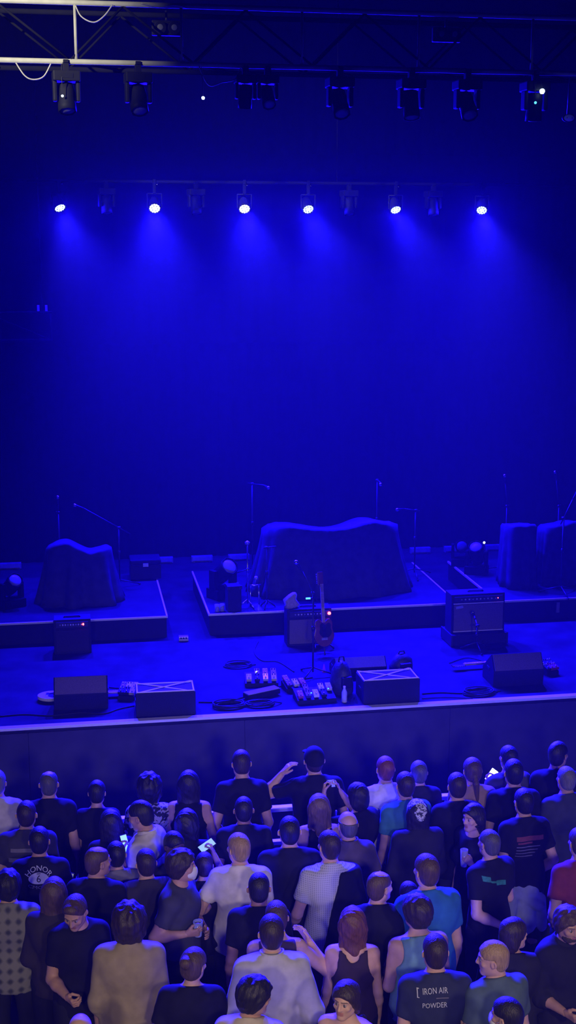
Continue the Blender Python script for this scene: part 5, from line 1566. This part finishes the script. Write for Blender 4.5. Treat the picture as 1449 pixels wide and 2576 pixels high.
# ------------------------------------------------------------------ worn extras
def mask_on(P):
    f = Field((-0.09, 0.0, -0.15), (0.09, 0.16, 0.03), 0.006)
    f.ball((0, 0.055, -0.055), (0.062, 0.062, 0.052), 0)
    f.cone((0, 0.095, -0.028), (0, 0.085, -0.1), 0.02, 0.02, 0.03)
    PP = f.grid()
    f.clip(0.028 - PP[1])
    o = child('face_mask', 'face mask', f.out(), mat('white mask', (0.75, 0.77, 0.8), 0.8, 0, 0.05), P['o'], P['HM'])
    V = []
    for s in (-1, 1):
        V.append([(s * 0.058, 0.045, -0.035), (s * 0.078, 0.015, -0.015), (s * 0.086, -0.02, -0.005)])
    mb = MB()
    for pts in V: mb.tube(pts, 0.0025, 5)
    st = mb.build('ear_loops', mat('white mask', (0, 0, 0)), o)
mask_on(p37); mask_on(p54)
# a black jacket hung over the right half of the checked shirt
V, F = shirt_geo(*(1.04, 1.0, ((0.285, -0.04, 1.13), (0.30, 0.14, 0.93), (-0.8, 0, 0.3), 'grip'), 'pocket', 'm'), 'jacket', 0, lambda P: np.maximum((0.045 - 0.22 * (1.44 - P[2]) - P[0]) * 0.95, P[2] - 1.475))
mesh_obj('slung_jacket', V.tolist(), F.tolist(), smat('black slung jacket', (0.010, 0.010, 0.012)), p24['o'], True)
# denim jacket tied round the waist
f = Field((-0.36, -0.32, 0.36), (0.3, 0.28, 1.02), 0.013)
f.cone((0, -0.01, 0.93), (0, -0.01, 0.90), 0.18, 0.185, 0.0, (1, 0.78, 1))
f.cone((-0.02, -0.13, 0.86), (-0.03, -0.15, 0.60), 0.10, 0.11, 0.05, (1, 0.4, 1))
f.cone((-0.15, -0.15, 0.84), (-0.20, -0.17, 0.56), 0.055, 0.065, 0.02, (1, 0.8, 1))
f.cone((-0.17, -0.12, 0.92), (0.10, -0.17, 0.76), 0.04, 0.045, 0.012)
f.cone((0.12, -0.13, 0.80), (0.14, -0.15, 0.55), 0.05, 0.045, 0.02, (1, 0.6, 1))
PP = f.grid()
f.D = f.D + 0.006 * wob([PP[0], PP[1], PP[2] * 0.6], 34, 8)
V, F = f.out()
mesh_obj('tied_denim_jacket', V.tolist(), F.tolist(), smat('pale denim', (0.34, 0.40, 0.52)), p17['o'], True)
# shoulder strap of the tan top
P10 = [o for o in COL.objects if o.name.startswith('person') and 'ponytail' in o.get('label', '')][0]
MB().tube([(-0.10, 0.07, 1.46), (-0.09, -0.03, 1.505), (-0.03, -0.135, 1.40), (0.06, -0.155, 1.25), (0.16, -0.13, 1.06)], 0.011, 6).build('bag_strap', smat('brown strap', (0.05, 0.03, 0.02)), P10)
# beard of the person facing the camera
f = Field((-0.09, 0.0, -0.16), (0.09, 0.13, 0.0), 0.006)
f.ball((0, 0.03, -0.078), (0.066, 0.066, 0.054), 0)
f.ball((0, 0.09, -0.055), (0.022, 0.03, 0.011), 0.002, True)
PP = f.grid()
f.clip(PP[2] + 0.038 + 0.3 * np.maximum(0, PP[1] - 0.06)); f.clip(0.012 - PP[1])
f.D = f.D + 0.003 * wob(PP, 120, 2)
child('beard', 'beard', f.out(), mat('beard brown', (0.06, 0.04, 0.03), 0.8, 0, 0.3, 80), p56['o'], p56['HM'])

# ------------------------------------------------------------------ phones and drinks in hands
CAMP = Vector((0, 0, CZ))
def to_cam(c): return (CAMP - c).normalized()
c = grip_point(p30, -1)[0]
phone(p30, -1, 'lit phone in front of the white polo shirt', (0.35, 0.7, 1.0), 1.2, normal=to_cam(c) * 0.6 + Vector((0.7, -0.2, 0.3)), upv=(0, 0.2, 1))
c = grip_point(p13, -1)[0]
phone(p13, -1, 'white glaring phone left of the charcoal tee', (0.9, 0.97, 1.0), 6, normal=to_cam(c) + Vector((0.3, 0, 0.4)), upv=(0.6, 0.4, 0.5))
c = grip_point(p38, 1)[0]
phone(p38, 1, 'pale blue phone held up aslant by the small dark haired person', (0.36, 0.6, 1.0), 1.0, normal=to_cam(c) + Vector((0, 0, 0.9)), upv=(0.8, 0.2, 0.6))
phone(p21, -1, 'phone held up level with both hands by the dark haired person', (0.12, 0.12, 1.0), 1.2, normal=Vector((0.1, -1, 0.7)), upv=(1, 0.1, 0))
phone(p33, 1, 'small pale phone right of the white oval emblem', (0.6, 0.6, 0.75), 0.35, normal=Vector((-0.3, -1, 0.5)), upv=(0.2, 0, 1))
cup(p37, 1, 'blue plastic cup in the hand of the masked person', (0.3, 0.35, 0.8))
t = cup(p18, -1, 'drink can in the hand of the person turned left', (0.6, 0.6, 0.7), 0.15, 0.033, name='drink_can')
cup(p24, -1, 'small cup held low by the checked shirt', (0.3, 0.3, 0.6), 0.10, 0.035)
c, fr = grip_point(p40, -1, (0.0, 0.085, -0.04))
t = empty('drink_bottle', c - Vector((0, 0, 0.1)), 0, 'bottle with a white cap held by the person looking down', 'bottle', 'drinks held in the crowd')
MB().lathe([(0.03, 0), (0.032, 0.01), (0.032, 0.13), (0.014, 0.19), (0.013, 0.22)], 16).build('body', mat('bluish bottle', (0.25, 0.32, 0.6), 0.12), t)
MB().lathe([(0.016, 0.215), (0.016, 0.24), (0.012, 0.243)], 12).build('cap', M_white, t)
c = grip_point(p60, 1)[0]
phone(p60, 1, 'cream glowing phone held low beside the flannel shirt', (1.0, 0.93, 0.7), 2.0, normal=to_cam(c) + Vector((0.4, 0, 0.3)), upv=(0.1, 0.1, 1))
c = grip_point(p11, -1)[0]
phone(p11, -1, 'blue tinted phone before the ponytailed person', (0.15, 0.2, 1.0), 0.9, normal=to_cam(c) + Vector((0, 0, 0.5)), upv=(1, 0.2, 0.1))
# a white tote hanging at the bun wearer's side
t = empty('tote_bag', p42['o'].matrix_world @ Vector((-0.285, -0.05, 1.02)), 0.4, 'off white tote bag hanging left of the bun wearer', 'bag')
tb = MB()
tb.prism([(-0.03, -0.36), (0.03, -0.36), (0.045, -0.15), (0.02, 0.0), (-0.02, 0.0), (-0.045, -0.15)], -0.11, 0.11)
tb.build('pouch', smat('off white canvas', (0.55, 0.52, 0.46)), t, 0.012)
for yy in (-0.012, 0.012): MB().tube([(-0.06, yy, -0.01), (-0.045, yy, 0.18), (0.045, yy, 0.18), (0.06, yy, -0.01)], 0.008, 6).build('handle', smat('off white canvas', (0, 0, 0)), t)
